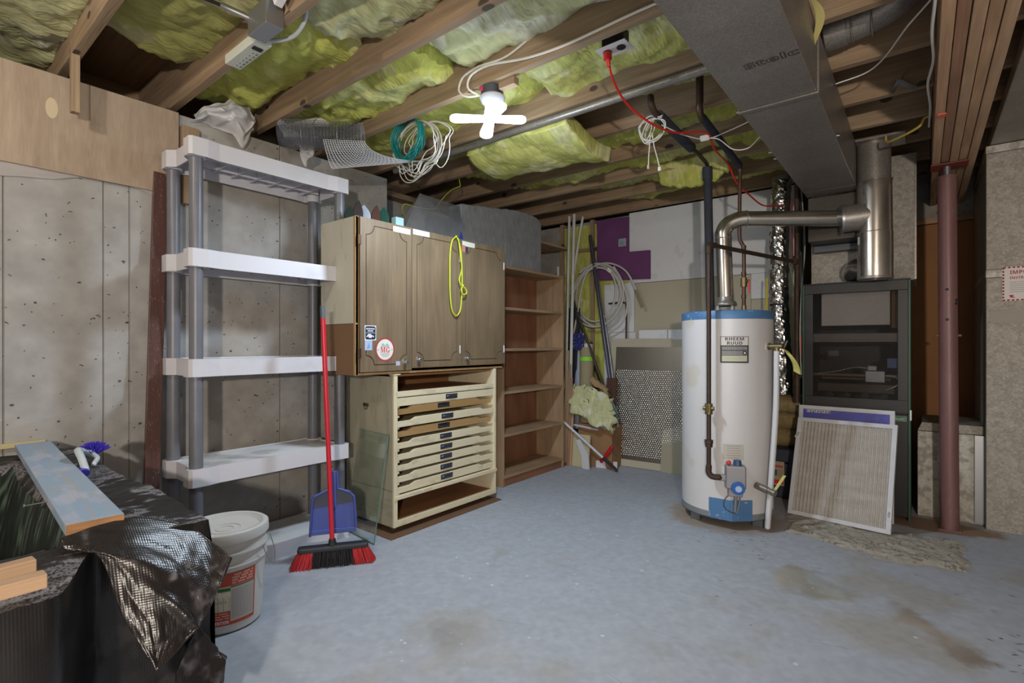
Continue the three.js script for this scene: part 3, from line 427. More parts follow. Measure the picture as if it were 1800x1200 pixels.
  part('drain_flange', rod(P(36, HR - 0.01, 0.255), P(36, HR + 0.004, 0.255), 0.026, 20), enamel, t);
  part('drain_valve', [rod(P(36, HR, 0.255), P(40, HR + 0.07, 0.242), 0.019, 16), rod(P(40, HR + 0.065, 0.244), P(41, HR + 0.1, 0.237), 0.016, 16), rod(P(41, HR + 0.1, 0.237), P(41.5, HR + 0.112, 0.235), 0.018, 12)], S({ color: 0x8a8478, metalness: 0.7, roughness: 0.45 }), t);
  part('yellow_tag', [solidSheet(4, 10, (u, v) => { const p = P(64 + 3 * v, HR + 0.07 + 0.05 * v, 1.03 - 0.13 * v); return [p[0] + 0.034 * (u - 0.2) + 0.02 * Math.sin(v * 3), p[1] - 0.02 * u, p[2] + 0.012 * Math.sin(v * 5)]; }, 0.001), solidSheet(3, 6, (u, v) => { const p = P(42 + 9 * v, HR + 0.10 + 0.02 * v, 0.245 + 0.085 * v); return [p[0] + 0.016 * (u - 0.5), p[1], p[2]]; }, 0.001)], S({ color: 0xb4ad62, roughness: 0.6 }), t, { label: 'yellow plastic tags' });
  // draught hood and nipples on the lid
  part('draft_hood', lathe([[0.045, 1.36], [0.046, 1.318], [0.062, 1.306], [0.066, 1.286], [0.052, 1.284]], 32).translate(-0.005, 0, 0.0), M.galv, t);
  for (let i = 0; i < 4; i++) { const a = i * Math.PI / 2 + 0.6; part('hood_leg', b2(-0.012, 0.002, 1.244, 1.29, -0.003, 0.003).translate(0.058 * Math.cos(a), 0, 0.058 * Math.sin(a)), M.galv, t); }
  part('nipple', cyl(0.018, 0.05, -1.049 - HX, 1.262, -3.33 - HZ, 14), M.brass, t); part('nipple', cyl(0.014, 0.05, -0.846 - HX, 1.262, -3.32 - HZ, 14), M.brass, t);
}
{
  const t = thing('vent_connector', 'shiny round vent pipe elbowing from the tank to the flue', 'pipe');
  const x = HX - 0.005, z = HZ, r = 0.046;
  part('riser', rod([x, 1.34, z], [x - 0.012, 1.70, z], r, 32), M.shiny, t);
  const a = [[x - 0.012, 1.695, z], [x - 0.012, 1.74, z + 0.002], [x + 0.01, 1.785, z - 0.012], [x + 0.06, 1.812, z - 0.035], [x + 0.115, 1.818, z - 0.062]];
  part('elbow', tube(a, r + 0.001, { rad: 28, n: 16, capped: false }), M.shiny, t);
  part('horizontal_run', rod([x + 0.10, 1.816, z - 0.055], [-0.375, 1.803, -3.615], r, 32), M.shiny, t);
  part('crimp_ring', [[x - 0.012, 1.70, z, 0, 1, 0], [x + 0.105, 1.817, z - 0.057, 0.9, 0, -0.43]].map(([X, Y, Zz, dx, dy, dz]) => { const g = new THREE.TorusGeometry(r + 0.002, 0.003, 6, 32); g.applyQuaternion(new THREE.Quaternion().setFromUnitVectors(V(0, 0, 1), V(dx, dy, dz).normalize())); g.translate(X, Y, Zz); return g; }), M.galv, t);
}
// ---------------------------------------------------------------- pipes
{
  const t = thing('insulated_water_pipe', 'dark foam wrapped water pipe dropping to the tank', 'pipe');
  part('foam_sleeve', rod([-1.049, 1.27, -3.33], [-1.066, 2.17, -3.33], 0.026, 20), M.foam, t);
  part('bare_pipe', tube([[-1.066, 2.16, -3.33], [-1.064, 2.185, -3.32], [-1.058, 2.19, -3.28], [-1.04, 2.188, -2.95]], 0.0125, { rad: 12, n: 18 }), M.copper, t);
  part('foam_sleeve', rod([-1.04, 2.186, -2.96], [-1.012, 2.176, -2.42], 0.027, 18), M.foam, t);
  part('elbow', tube([[-1.012, 2.176, -2.44], [-1.011, 2.176, -2.37], [-1.012, 2.20, -2.335], [-1.014, 2.233, -2.33]], 0.016, { rad: 12, n: 16 }), M.blackPipe, t);
  part('sleeve_end', rod([-1.066, 2.10, -3.33], [-1.067, 2.178, -3.33], 0.031, 18), M.foam, t);
}
{
  const t = thing('copper_water_pipe', 'copper pipe with a red lever valve above the tank', 'pipe');
  part('riser', tube([[-0.846, 1.27, -3.32], [-0.846, 1.60, -3.32], [-0.848, 1.645, -3.32], [-0.869, 1.69, -3.32], [-0.871, 1.74, -3.32], [-0.868, 2.12, -3.32]], 0.0115, { rad: 12, n: 40 }), M.copper, t);
  part('foam_run', rod([-0.866, 2.138, -3.30], [-0.825, 2.142, -2.50], 0.019, 16), M.foam, t);
  part('elbow', [tube([[-0.868, 2.11, -3.32], [-0.868, 2.135, -3.315], [-0.866, 2.138, -3.27]], 0.0145, { rad: 12 }), tube([[-0.826, 2.142, -2.54], [-0.823, 2.145, -2.47], [-0.822, 2.175, -2.45], [-0.821, 2.2, -2.45]], 0.016, { rad: 12 })], M.copper, t);
  part('upper_riser', rod([-0.821, 2.19, -2.45], [-0.82, 2.44, -2.45], 0.017, 14), M.blackPipe, t);
  part('coupling', [1.33, 1.47, 1.63, 2.0].map((y, i) => rod([y > 1.7 ? -0.869 : -0.847, y, -3.32], [y > 1.7 ? -0.869 : -0.847, y + 0.022, -3.32], 0.0148, 12)), M.copper, t);
  const v = part('valve', [rod([-0.846, 1.40, -3.32], [-0.846, 1.455, -3.32], 0.019, 12), rod([-0.846, 1.428, -3.32], [-0.812, 1.432, -3.30], 0.009, 10)], M.brass, t);
  part('lever', b2(-0.815, -0.806, 1.36, 1.435, -3.30, -3.292, 0.002), M.redCord, v, { label: 'red lever handle' });
}
{
  const t = thing('gas_pipe', 'rusty brown gas pipe running down the front of the tank', 'pipe');
  const x = -0.94, z = -2.958;
  const e = hp(9, HR + 0.03, 0.30), f = [e[0] - 0.055, 0.31, e[2] + 0.0];
  part('drop_pipe', rod([x, 0.335, z], [x, 1.60, z], 0.0125, 14), M.blackPipe, t);
  part('lower_elbow', tube([[x, 0.36, z], [x, 0.325, z], [x + 0.015, 0.306, z - 0.004], [x + 0.05, 0.302, z - 0.018]], 0.0165, { rad: 14, n: 20 }), M.blackPipe, t);
  part('stub', rod([x + 0.04, 0.302, z - 0.012], [f[0] + 0.01, 0.302, f[2]], 0.013, 12), M.blackPipe, t);
  const v = part('shutoff_valve', [rod([x, 0.655, z], [x, 0.715, z], 0.021, 10), rod([x - 0.03, 0.688, z + 0.004], [x + 0.03, 0.688, z], 0.012, 10)], M.brass, t); part('handle', b2(x - 0.006, x + 0.006, 0.67, 0.71, z + 0.016, z + 0.03, 0.002), M.brass, v);
  part('union', [rod([x, 0.47, z], [x, 0.488, z], 0.021, 8), rod([x, 0.49, z], [x, 0.51, z], 0.024, 8)], M.blackPipe, t);
  part('upper_elbow', tube([[x, 1.57, z], [x, 1.60, z], [x + 0.006, 1.613, z - 0.015], [x + 0.018, 1.614, z - 0.05]], 0.0165, { rad: 12, n: 16 }), M.blackPipe, t);
  part('cross_pipe', rod([x + 0.01, 1.614, z - 0.03], [-0.662, 1.602, -3.86], 0.0125, 12), M.blackPipe, t);
  part('tee', [rod([-0.664, 1.602, -3.83], [-0.657, 1.602, -3.87], 0.02, 12), rod([-0.655, 1.56, -3.89], [-0.655, 1.645, -3.89], 0.022, 14)], M.blackPipe, t);
  part('main_riser', rod([-0.655, 0.66, -3.89], [-0.655, 2.225, -3.89], 0.0165, 14), M.blackPipe, t);
  part('tape_band', [0.79, 0.74].map((y) => rod([-0.655, y, -3.89], [-0.655, y + 0.006, -3.89], 0.0172, 14)), M.whiteWire, t);
  part('lower_fitting', [rod([-0.655, 0.9, -3.89], [-0.655, 0.97, -3.89], 0.026, 12), rod([-0.655, 0.66, -3.89], [-0.655, 0.83, -3.89], 0.0215, 12), rod([-0.655, 0.835, -3.89], [-0.615, 0.835, -3.885], 0.014, 10)], M.blackPipe, t);
}
{
  const crink = sheet(40, 220, (u, v) => { const a = u * 6.2832, y = 0.70 + 1.5 * v, r = 0.062 + 0.006 * n3(Math.cos(a) * 3, y * 22, Math.sin(a) * 3) + 0.0022 * n3(Math.cos(a) * 9, y * 60, Math.sin(a) * 9) - 0.006 * Math.exp(-(((y - 1.05) / 0.02) ** 2)) - 0.006 * Math.exp(-(((y - 1.33) / 0.02) ** 2)); return [-0.778 + 0.015 * Math.sin(y * 3) + r * Math.cos(a), y, -4.02 + r * Math.sin(a)]; });
  const t = thing('foil_duct', 'crinkled silver foil duct hanging behind the gas pipe', 'duct');
  part('foil_sleeve', facet(crink), M.foil, t);
  part('band', [1.05, 1.33].map((y) => rod([-0.778 + 0.015 * Math.sin(y * 3), y - 0.006, -4.02], [-0.778 + 0.015 * Math.sin(y * 3), y + 0.006, -4.02], 0.0605, 24)), M.rubber, t);
  part('collar', rod([-0.776, 2.15, -4.02], [-0.776, 2.23, -4.02], 0.058, 24), M.galv, t);
}
one('wool_bundle', Array.from({ length: 3 }, (_, i) => solidSheet(24, 14, (u, v) => { const a = v * 6.2832, y = 0.395 + i * 0.118; return [-0.86 + 0.22 * u, y + 0.058 * Math.cos(a) + 0.006 * fb(u * 6, a, i), -4.05 + 0.085 * Math.sin(a) + 0.01 * fb(u * 5, a, i + 4)]; }, 0.01)), S({ map: woolTex(421, [150, 132, 92], [128, 110, 74], [158, 142, 106]), roughness: 1, bumpMap: woolBump, bumpScale: 0.004 }), 'folded brown wool insulation stacked on the navy case', 'insulation');
{
  const t = thing('storage_case', 'navy plastic case on the floor between the tank and the furnace', 'case');
  const m = S({ color: 0x2b2f40, roughness: 0.5 });
  part('body', b2(-0.92, -0.645, 0.0, 0.24, -4.12, -3.88, 0.012), m, t); part('lid', b2(-0.925, -0.64, 0.245, 0.335, -4.125, -3.875, 0.012), m, t);
  part('latch', b2(-0.70, -0.66, 0.2, 0.27, -3.877, -3.866, 0.003), S({ color: 0x363a4c, roughness: 0.5 }), t);
  decal('label', 0.09, 0.17, canvasTex(128, 256, (c) => { c.fillStyle = '#a8987c'; c.fillRect(0, 0, 128, 256); c.fillStyle = '#b04a3c'; c.fillRect(8, 50, 108, 22); c.fillStyle = '#444'; c.fillRect(14, 96, 50, 60); c.fillStyle = '#cc2228'; c.fillRect(40, 200, 80, 40); c.fillStyle = '#7a6d5a'; for (let i = 0; i < 6; i++) c.fillRect(70, 96 + i * 12, 46, 4); }), [-0.775, 0.17, -3.8785], [1, 0, 0], [0, 1, 0], t);
}
// ---------------------------------------------------------------- furnace
{
  const t = thing('furnace', 'black gas furnace with an open mesh door and green side edges', 'furnace');
  const x0 = -0.615, x1 = -0.05, zf = -3.84, zb = -4.5, yT = 1.436, blk = S({ color: 0x111014, roughness: 0.45 }), grn = S({ color: 0x1f4a36, roughness: 0.45 });
  part('side_panel', b2(x0, x0 + 0.012, 0, yT, zb, zf + 0.004, 0.002), grn, t, { label: 'dark green side panel' });
  part('side_panel', b2(x1 - 0.012, x1, 0, yT, zb, zf + 0.004, 0.002), grn, t, { label: 'dark green side panel' });
  part('top_panel', b2(x0, x1, yT, yT + 0.008, zb, zf + 0.006, 0.002), blk, t);
  part('back_panel', b2(x0 + 0.012, x1 - 0.012, 0, yT, zb, zb + 0.01), blk, t);
  part('lower_panel', b2(x0 + 0.012, x1 - 0.012, 0.02, 0.63, zf - 0.012, zf, 0.003), blk, t);
  part('divider', b2(x0 + 0.012, x1 - 0.012, 0.63, 0.64, zb, zf - 0.02), blk, t);
  const d = part('door_frame', [b2(x0 + 0.012, x1 - 0.012, yT - 0.06, yT, zf - 0.008, zf + 0.006, 0.002), b2(x0 + 0.012, x1 - 0.012, 0.64, 0.715, zf - 0.008, zf + 0.006, 0.002), b2(x0 + 0.012, x0 + 0.062, 0.714, yT - 0.06, zf - 0.008, zf + 0.006, 0.002), b2(x1 - 0.062, x1 - 0.012, 0.714, yT - 0.06, zf - 0.008, zf + 0.006, 0.002)], blk, t, { label: 'black door frame' });
  { // expanded metal mesh
    const p = [], X0 = x0 + 0.06, X1 = x1 - 0.06, Y0 = 0.713, Y1 = yT - 0.058, cw = 0.0125, ch = 0.0085, w = 0.0009, z = zf - 0.001, nx = Math.round((X1 - X0) / cw), ny = Math.round((Y1 - Y0) / ch);
    const cx = (X1 - X0) / nx, cy = (Y1 - Y0) / ny;
    const seg = (ax, ay, bx_, by) => { const dx = bx_ - ax, dy = by - ay, l = Math.hypot(dx, dy), ox = -dy / l * w, oy = dx / l * w; p.push(ax + ox, ay + oy, z, ax - ox, ay - oy, z + 0.0018, bx_ - ox, by - oy, z + 0.0018, ax + ox, ay + oy, z, bx_ - ox, by - oy, z + 0.0018, bx_ + ox, by + oy, z); };
    for (let j = 0; j < ny; j++) for (let i = 0; i < nx; i++) { const xa = X0 + i * cx, ya = Y0 + j * cy; seg(xa, ya + cy / 2, xa + cx / 2, ya + cy); seg(xa + cx / 2, ya + cy, xa + cx, ya + cy / 2); seg(xa, ya + cy / 2, xa + cx / 2, ya); seg(xa + cx / 2, ya, xa + cx, ya + cy / 2); }
    const g = new THREE.BufferGeometry(); g.setAttribute('position', new THREE.Float32BufferAttribute(p, 3)); g.computeVertexNormals();
    part('mesh_screen', g, S({ color: 0x5c5855, metalness: 0.5, roughness: 0.4, side: THREE.DoubleSide }), t, { kind: 'stuff', label: 'expanded metal mesh screen' });
  }
  const gm = S({ color: 0xb0aaa6, roughness: 0.5, metalness: 0.3 });
  part('heat_shield', b2(x0 + 0.10, x1 - 0.10, 1.17, 1.39, zf - 0.075, zf - 0.06, 0.003), gm, t, { label: 'grey metal shield behind the mesh' });
  part('shield_bracket', b2(x1 - 0.095, x1 - 0.062, 1.15, 1.39, zf - 0.09, zf - 0.08), S({ color: 0x7a5a36, roughness: 0.7 }), t);
  part('baffle', [b2(x0 + 0.03, x1 - 0.03, 1.08, 1.12, zf - 0.08, zf - 0.02, 0.003), b2(x0 + 0.03, x1 - 0.03, 1.065, 1.08, zf - 0.03, zf - 0.02)], S({ color: 0x6a625e, roughness: 0.5, metalness: 0.4 }), t);
  part('burner_tray', b2(x0 + 0.08, x1 - 0.08, 0.745, 0.80, zf - 0.16, zf - 0.05, 0.004), S({ color: 0x4c3c32, roughness: 0.6 }), t);
  part('manifold', [rod([x0 + 0.05, 0.855, zf - 0.06], [x1 - 0.05, 0.855, zf - 0.06], 0.013, 12), rod([x0 + 0.1, 0.83, zf - 0.10], [x1 - 0.1, 0.83, zf - 0.10], 0.01, 10)], S({ color: 0x7c6a5c, roughness: 0.5, metalness: 0.6 }), t);
  for (let i = 0; i < 4; i++) part('burner_port', rod([x0 + 0.15 + i * 0.095, 0.725, zf - 0.08], [x0 + 0.15 + i * 0.095, 0.725, zf - 0.045], 0.018, 14), M.black, t);
  part('gas_valve', [b2(-0.275, -0.175, 0.815, 0.885, zf - 0.09, zf - 0.025, 0.004), b2(-0.265, -0.215, 0.885, 0.918, zf - 0.08, zf - 0.035, 0.006)], S({ color: 0x9c9da0, roughness: 0.4, metalness: 0.5 }), t);
  part('transformer', b2(-0.165, -0.10, 0.905, 0.965, zf - 0.07, zf - 0.03, 0.003), S({ color: 0x4a5f8e, roughness: 0.5 }), t);
  part('switch_box', b2(-0.475, -0.415, 0.975, 1.01, zf - 0.07, zf - 0.03, 0.003), S({ color: 0x6a6464, roughness: 0.5 }), t);
  part('wire', [tube([[-0.53, 0.86, zf - 0.03], [-0.42, 0.88, zf - 0.025], [-0.33, 0.905, zf - 0.025], [-0.25, 0.9, zf - 0.03]], 0.0018, { rad: 5 }), tube([[-0.175, 0.86, zf - 0.03], [-0.12, 0.85, zf - 0.025], [-0.11, 0.81, zf - 0.025], [-0.17, 0.77, zf - 0.03]], 0.0022, { rad: 5 })], M.whiteWire, t);
  part('red_wire', tube([[-0.545, 1.0, zf - 0.03], [-0.52, 0.96, zf - 0.025], [-0.49, 0.94, zf - 0.025], [-0.46, 0.945, zf - 0.03]], 0.0022, { rad: 5 }), S({ color: 0x6a2420, roughness: 0.6 }), t);
  decal('name_badge', 0.075, 0.028, canvasTex(160, 60, (c) => { c.fillStyle = '#1d6a4a'; c.fillRect(0, 0, 160, 60); c.strokeStyle = '#b8c4bc'; c.lineWidth = 4; c.strokeRect(3, 3, 154, 54); c.fillStyle = '#cdd6d0'; c.font = 'italic bold 38px sans-serif'; c.fillText('matic', 40, 44); }), [-0.108, 0.605, zf + 0.0015], [1, 0, 0], [0, 1, 0], t);
  part('side_clip', b2(x1 - 0.004, x1 + 0.004, 0.60, 0.66, zf + 0.002, zf + 0.008), M.whitePlastic, t);
}
function filterPanel(name, label, BL, BR, up, Hh, media, extra) {   // framed pleated air filter leaning back
  const t = thing(name, label, 'air filter'), X = V(...BR).sub(V(...BL)), w = X.length(), fw = 0.024, th = 0.02;
  const card = S({ map: tex(256, 256, 0.4, 0.4, (u, v) => mix([206, 208, 214], [190, 192, 198], pf(u, v, 5, 4, 431))), roughness: 0.7 });
  const F = (g) => frame(flat(g), BL, X.toArray(), up);
  part('frame', [F(b2(0, w, 0, fw, 0, th, 0.001)), F(b2(0, w, Hh - fw, Hh, 0, th, 0.001)), F(b2(0, fw, fw, Hh - fw, 0, th, 0.001)), F(b2(w - fw, w, fw, Hh - fw, 0, th, 0.001))], card, t, { label: 'white card frame' });
  if (media) {
    const pleats = 24; part('pleated_media', F(sheet(pleats * 8, 40, (u, v) => { const p = u * pleats, tri = 0.5 + 0.5 * Math.cos(6.2832 * p); return [fw + (w - 2 * fw) * u + 0.0018 * n3(p * 2, v * 12, 1), fw + (Hh - 2 * fw) * v, 0.004 + 0.0115 * tri + 0.001 * n3(u * 60, v * 40, 3)]; })), S({ map: tex(256, 256, 0.25, 0.25, (u, v) => mix([200, 197, 192], [156, 150, 144], 0.6 * pf(u, v, 8, 5, 435) + 0.4 * pf(u, v, 50, 2, 436))), roughness: 1 }), t, { label: 'dusty grey pleated media' });
  } else part('sleeve', F(b2(fw, w - fw, fw, Hh - fw, 0.004, 0.012)), S({ color: 0x2b33a8, roughness: 0.25 }), t, { label: 'blue plastic sleeve' });
  extra?.(t, F, w); return t;
}
filterPanel('air_filter', 'dusty pleated air filter in a white frame leaning in front', [-0.642, 0.008, -3.535], [-0.128, 0.016, -3.45], [0.09, 0.575, -0.195], 0.605, true, (t, F, w) => {
  for (const [x, y, r] of [[0.012, 0.50, 1.2], [w - 0.012, 0.11, 1.57]]) { const g = new THREE.PlaneGeometry(0.06, 0.018); g.rotateZ(r); g.translate(x, y, 0.0208); part('print', F(g), S({ map: canvasTex(128, 40, (c) => { c.fillStyle = '#cdd0d6'; c.fillRect(0, 0, 128, 40); c.fillStyle = '#22242a'; c.font = 'italic bold 34px sans-serif'; c.fillText('Filtr', 14, 31); }), roughness: 0.7 }), t, { keepUV: true }); }
});
filterPanel('air_filter', 'air filter in blue shrink wrap standing against the furnace', [-0.628, 0.006, -3.735], [-0.125, 0.006, -3.715], [0.015, 0.65, -0.075], 0.652, false, (t, F, w) => {
  part('shrink_wrap', F(sheet(40, 40, (u, v) => [-0.004 + (w + 0.008) * u, 0.3 + 0.335 * v, 0.0225 + 0.0035 * Math.abs(fb(u * 7, v * 7, 5)) + 0.002 * n3(u * 30, v * 26, 1)])), PH({ color: 0xffffff, transmission: 0.95, thickness: 0, roughness: 0.08, ior: 1.45 }), t, { label: 'clear shrink wrap' });
  const g = new THREE.PlaneGeometry(0.13, 0.016); g.translate(0.11, 0.617, 0.0208); part('print', F(g), S({ map: canvasTex(256, 32, (c) => { c.fillStyle = '#c6c9cf'; c.fillRect(0, 0, 256, 32); c.fillStyle = '#2a2c32'; for (let i = 0; i < 9; i++) c.fillRect(6 + i * 28, 6 + (i % 3) * 3, 12 + (i * 5) % 14, 16); }), roughness: 0.7 }), t, { keepUV: true });
});
// ---------------------------------------------------------------- white plastic shelving
{
  const t = thing('shelving_unit', 'tall white plastic shelving unit with grey round posts', 'shelving', null, [-2.625, 0, -1.245]);
  const D = 0.175, W = 0.395, white = S({ map: tex(512, 512, 1, 1, (u, v) => { const k = sm(0.55, 0.75, pf(u, v, 6, 5, 503)); return mix([202, 202, 210], [184, 184, 190], k * 0.5); }), roughness: 0.5 });
  const dusty = S({ map: tex(512, 512, 0.8, 0.8, (u, v) => { const k = sm(0.45, 0.7, pf(u, v, 7, 6, 506)); return mix([212, 214, 216], [170, 170, 166], k * 0.7); }), roughness: 0.75 });
  const outline = (o) => {                                        // plan with proud corners
    const q = [], add = (x, z) => q.push([x, z]);
    const edge = (h, ins, c, e) => [[-h + c, 0], [-h + c + e, ins], [h - c - e, ins], [h - c, 0]];
    for (const [p, i] of edge(W, 0.012, 0.075, 0.05)) add(D - i - o, p);
    add(D - o, W - o - 0.012); add(D - o - 0.012, W - o);
    for (const [p, i] of edge(D, 0.03, 0.07, 0.035)) add(-p, W - i - o);
    add(-D + o + 0.012, W - o); add(-D + o, W - o - 0.012);
    for (const [p, i] of edge(W, 0.012, 0.075, 0.05)) add(-D + i + o, -p);
    add(-D + o, -W + o + 0.012); add(-D + o + 0.012, -W + o);
    for (const [p, i] of edge(D, 0.03, 0.07, 0.035)) add(p, -W + i + o);
    add(D - o - 0.012, -W + o); add(D - o, -W + o + 0.012);
    return q.map((p) => new THREE.Vector2(p[0], p[1]));
  };
  const tops = [1.95, 1.467, 0.986, 0.507, 0.076], hh = 0.078;
  const up = (g, y) => { g.rotateX(Math.PI / 2); g.translate(0, y, 0); return g; };   // shape (x, z), extruded downward
  tops.forEach((y, i) => {
    const ring = new THREE.Shape(outline(0)); ring.holes.push(new THREE.Path(outline(0.006)));
    const s = part('shelf', [up(ext(ring, hh), y)], white, t);
    part('deck', up(ext(new THREE.Shape(outline(0.005)), 0.005), y - 0.006), i > 2 ? dusty : white, s);
    const ribs = []; for (let k = -3; k <= 3; k++) ribs.push(bx(2 * D - 0.07, 0.04, 0.004, 0, y - 0.03, k * 0.095)); for (const k of [-0.06, 0.06]) ribs.push(bx(0.004, 0.04, 2 * W - 0.1, k, y - 0.03, 0));
    part('ribs', ribs, white, s);
    for (const a of [-1, 1]) for (const b of [-1, 1]) part('socket', cyl(0.036, hh, a * (D - 0.04), y - hh / 2 - 0.001, b * (W - 0.04), 20), white, s);
  });
  const gp = S({ map: tex(128, 128, 0.3, 0.3, (u, v) => mix([100, 102, 110], [114, 116, 124], pf(u, v, 5, 3, 509))), roughness: 0.38 });
  for (let i = 0; i < 4; i++) for (const a of [-1, 1]) for (const b of [-1, 1]) part('post', rod([a * (D - 0.04), tops[i + 1] - 0.001, b * (W - 0.04)], [a * (D - 0.04), tops[i] - hh + 0.002, b * (W - 0.04)], 0.0275, 22), gp, t, { label: 'round grey post' });
}
// ---------------------------------------------------------------- things on the left wall
{
  const t = thing('plywood_panel', 'weathered plywood panel fixed along the top of the left wall', 'panel');
  part('sheet', b2(-2.848, -2.832, 1.775, 2.18, -0.936, 1.4, 0.001), M.ply, t, { grain: 'y' });
  const el = new THREE.CircleGeometry(1, 24); el.scale(0.02, 0.043, 1); part('patch_plug', frame(el, [-2.8314, 2.035, -0.468], [0, 0, -1], [0, 1, 0]), S({ color: 0xc2b394, roughness: 0.85 }), t, { label: 'pale oval repair plug' });
}
one('cleat_block', b2(-2.735, -2.70, 2.0, 2.30, -0.535, -0.507, 0.002), M.joist[2], 'short upright wooden cleat hanging from a joist before the plywood', 'block', { grain: 'y' });
one('backing_stud', b2(-2.849, -2.81, 1.74, 2.12, -1.02, -0.945, 0.002), M.joist[0], 'short stud fixed to the wall at the end of the plywood', 'stud', { grain: 'y' });
one('vapour_sheet', solidSheet(60, 18, (u, v) => { const z = 0.6 - 1.5 * u, d = 0.05 + 0.03 * Math.sin(u * 13) + 0.025 * n3(u * 8, 2, 3); return [-2.8455 + 0.004 * Math.sin(v * 3) + 0.003 * n3(u * 20, v * 4, 1), 1.80 - v * Math.max(d, 0.015), z]; }, 0.0006), PH({ color: 0xd8d4d2, transmission: 0.55, thickness: 0, roughness: 0.35 }), 'strip of clear plastic sheet hanging below the plywood', 'plastic sheet');
{
  const g = bx(0.02, 1.52, 0.06, 0, 0.76, 0, 0.002);
  const A = V(-2.745, 0.35, -0.795), B = V(-2.834, 1.86, -0.86); g.applyQuaternion(new THREE.Quaternion().setFromUnitVectors(V(0, 1, 0), B.clone().sub(A).normalize())); g.translate(A.x, A.y, A.z);
  const brown = S({ map: tex(512, 256, 0.8, 0.2, (u, v) => { const w = sm(0.86, 0.9, pa(u, v, 90, 60, 513)); return mix(mix([82, 58, 54], [94, 68, 62], pa(u, v, 6, 50, 512)), [150, 132, 120], w * 0.6); }), roughness: 0.3 });
  const g2 = bx(0.02, 0.36, 0.06, 0, -0.18, 0, 0.002); g2.applyQuaternion(new THREE.Quaternion().setFromUnitVectors(V(0, 1, 0), B.clone().sub(A).normalize())); g2.translate(A.x, A.y, A.z);
  one('trim_board', [g, g2], brown, 'long brown painted board leaning on the concrete beside the shelving', 'board', { grain: 'y' });
}
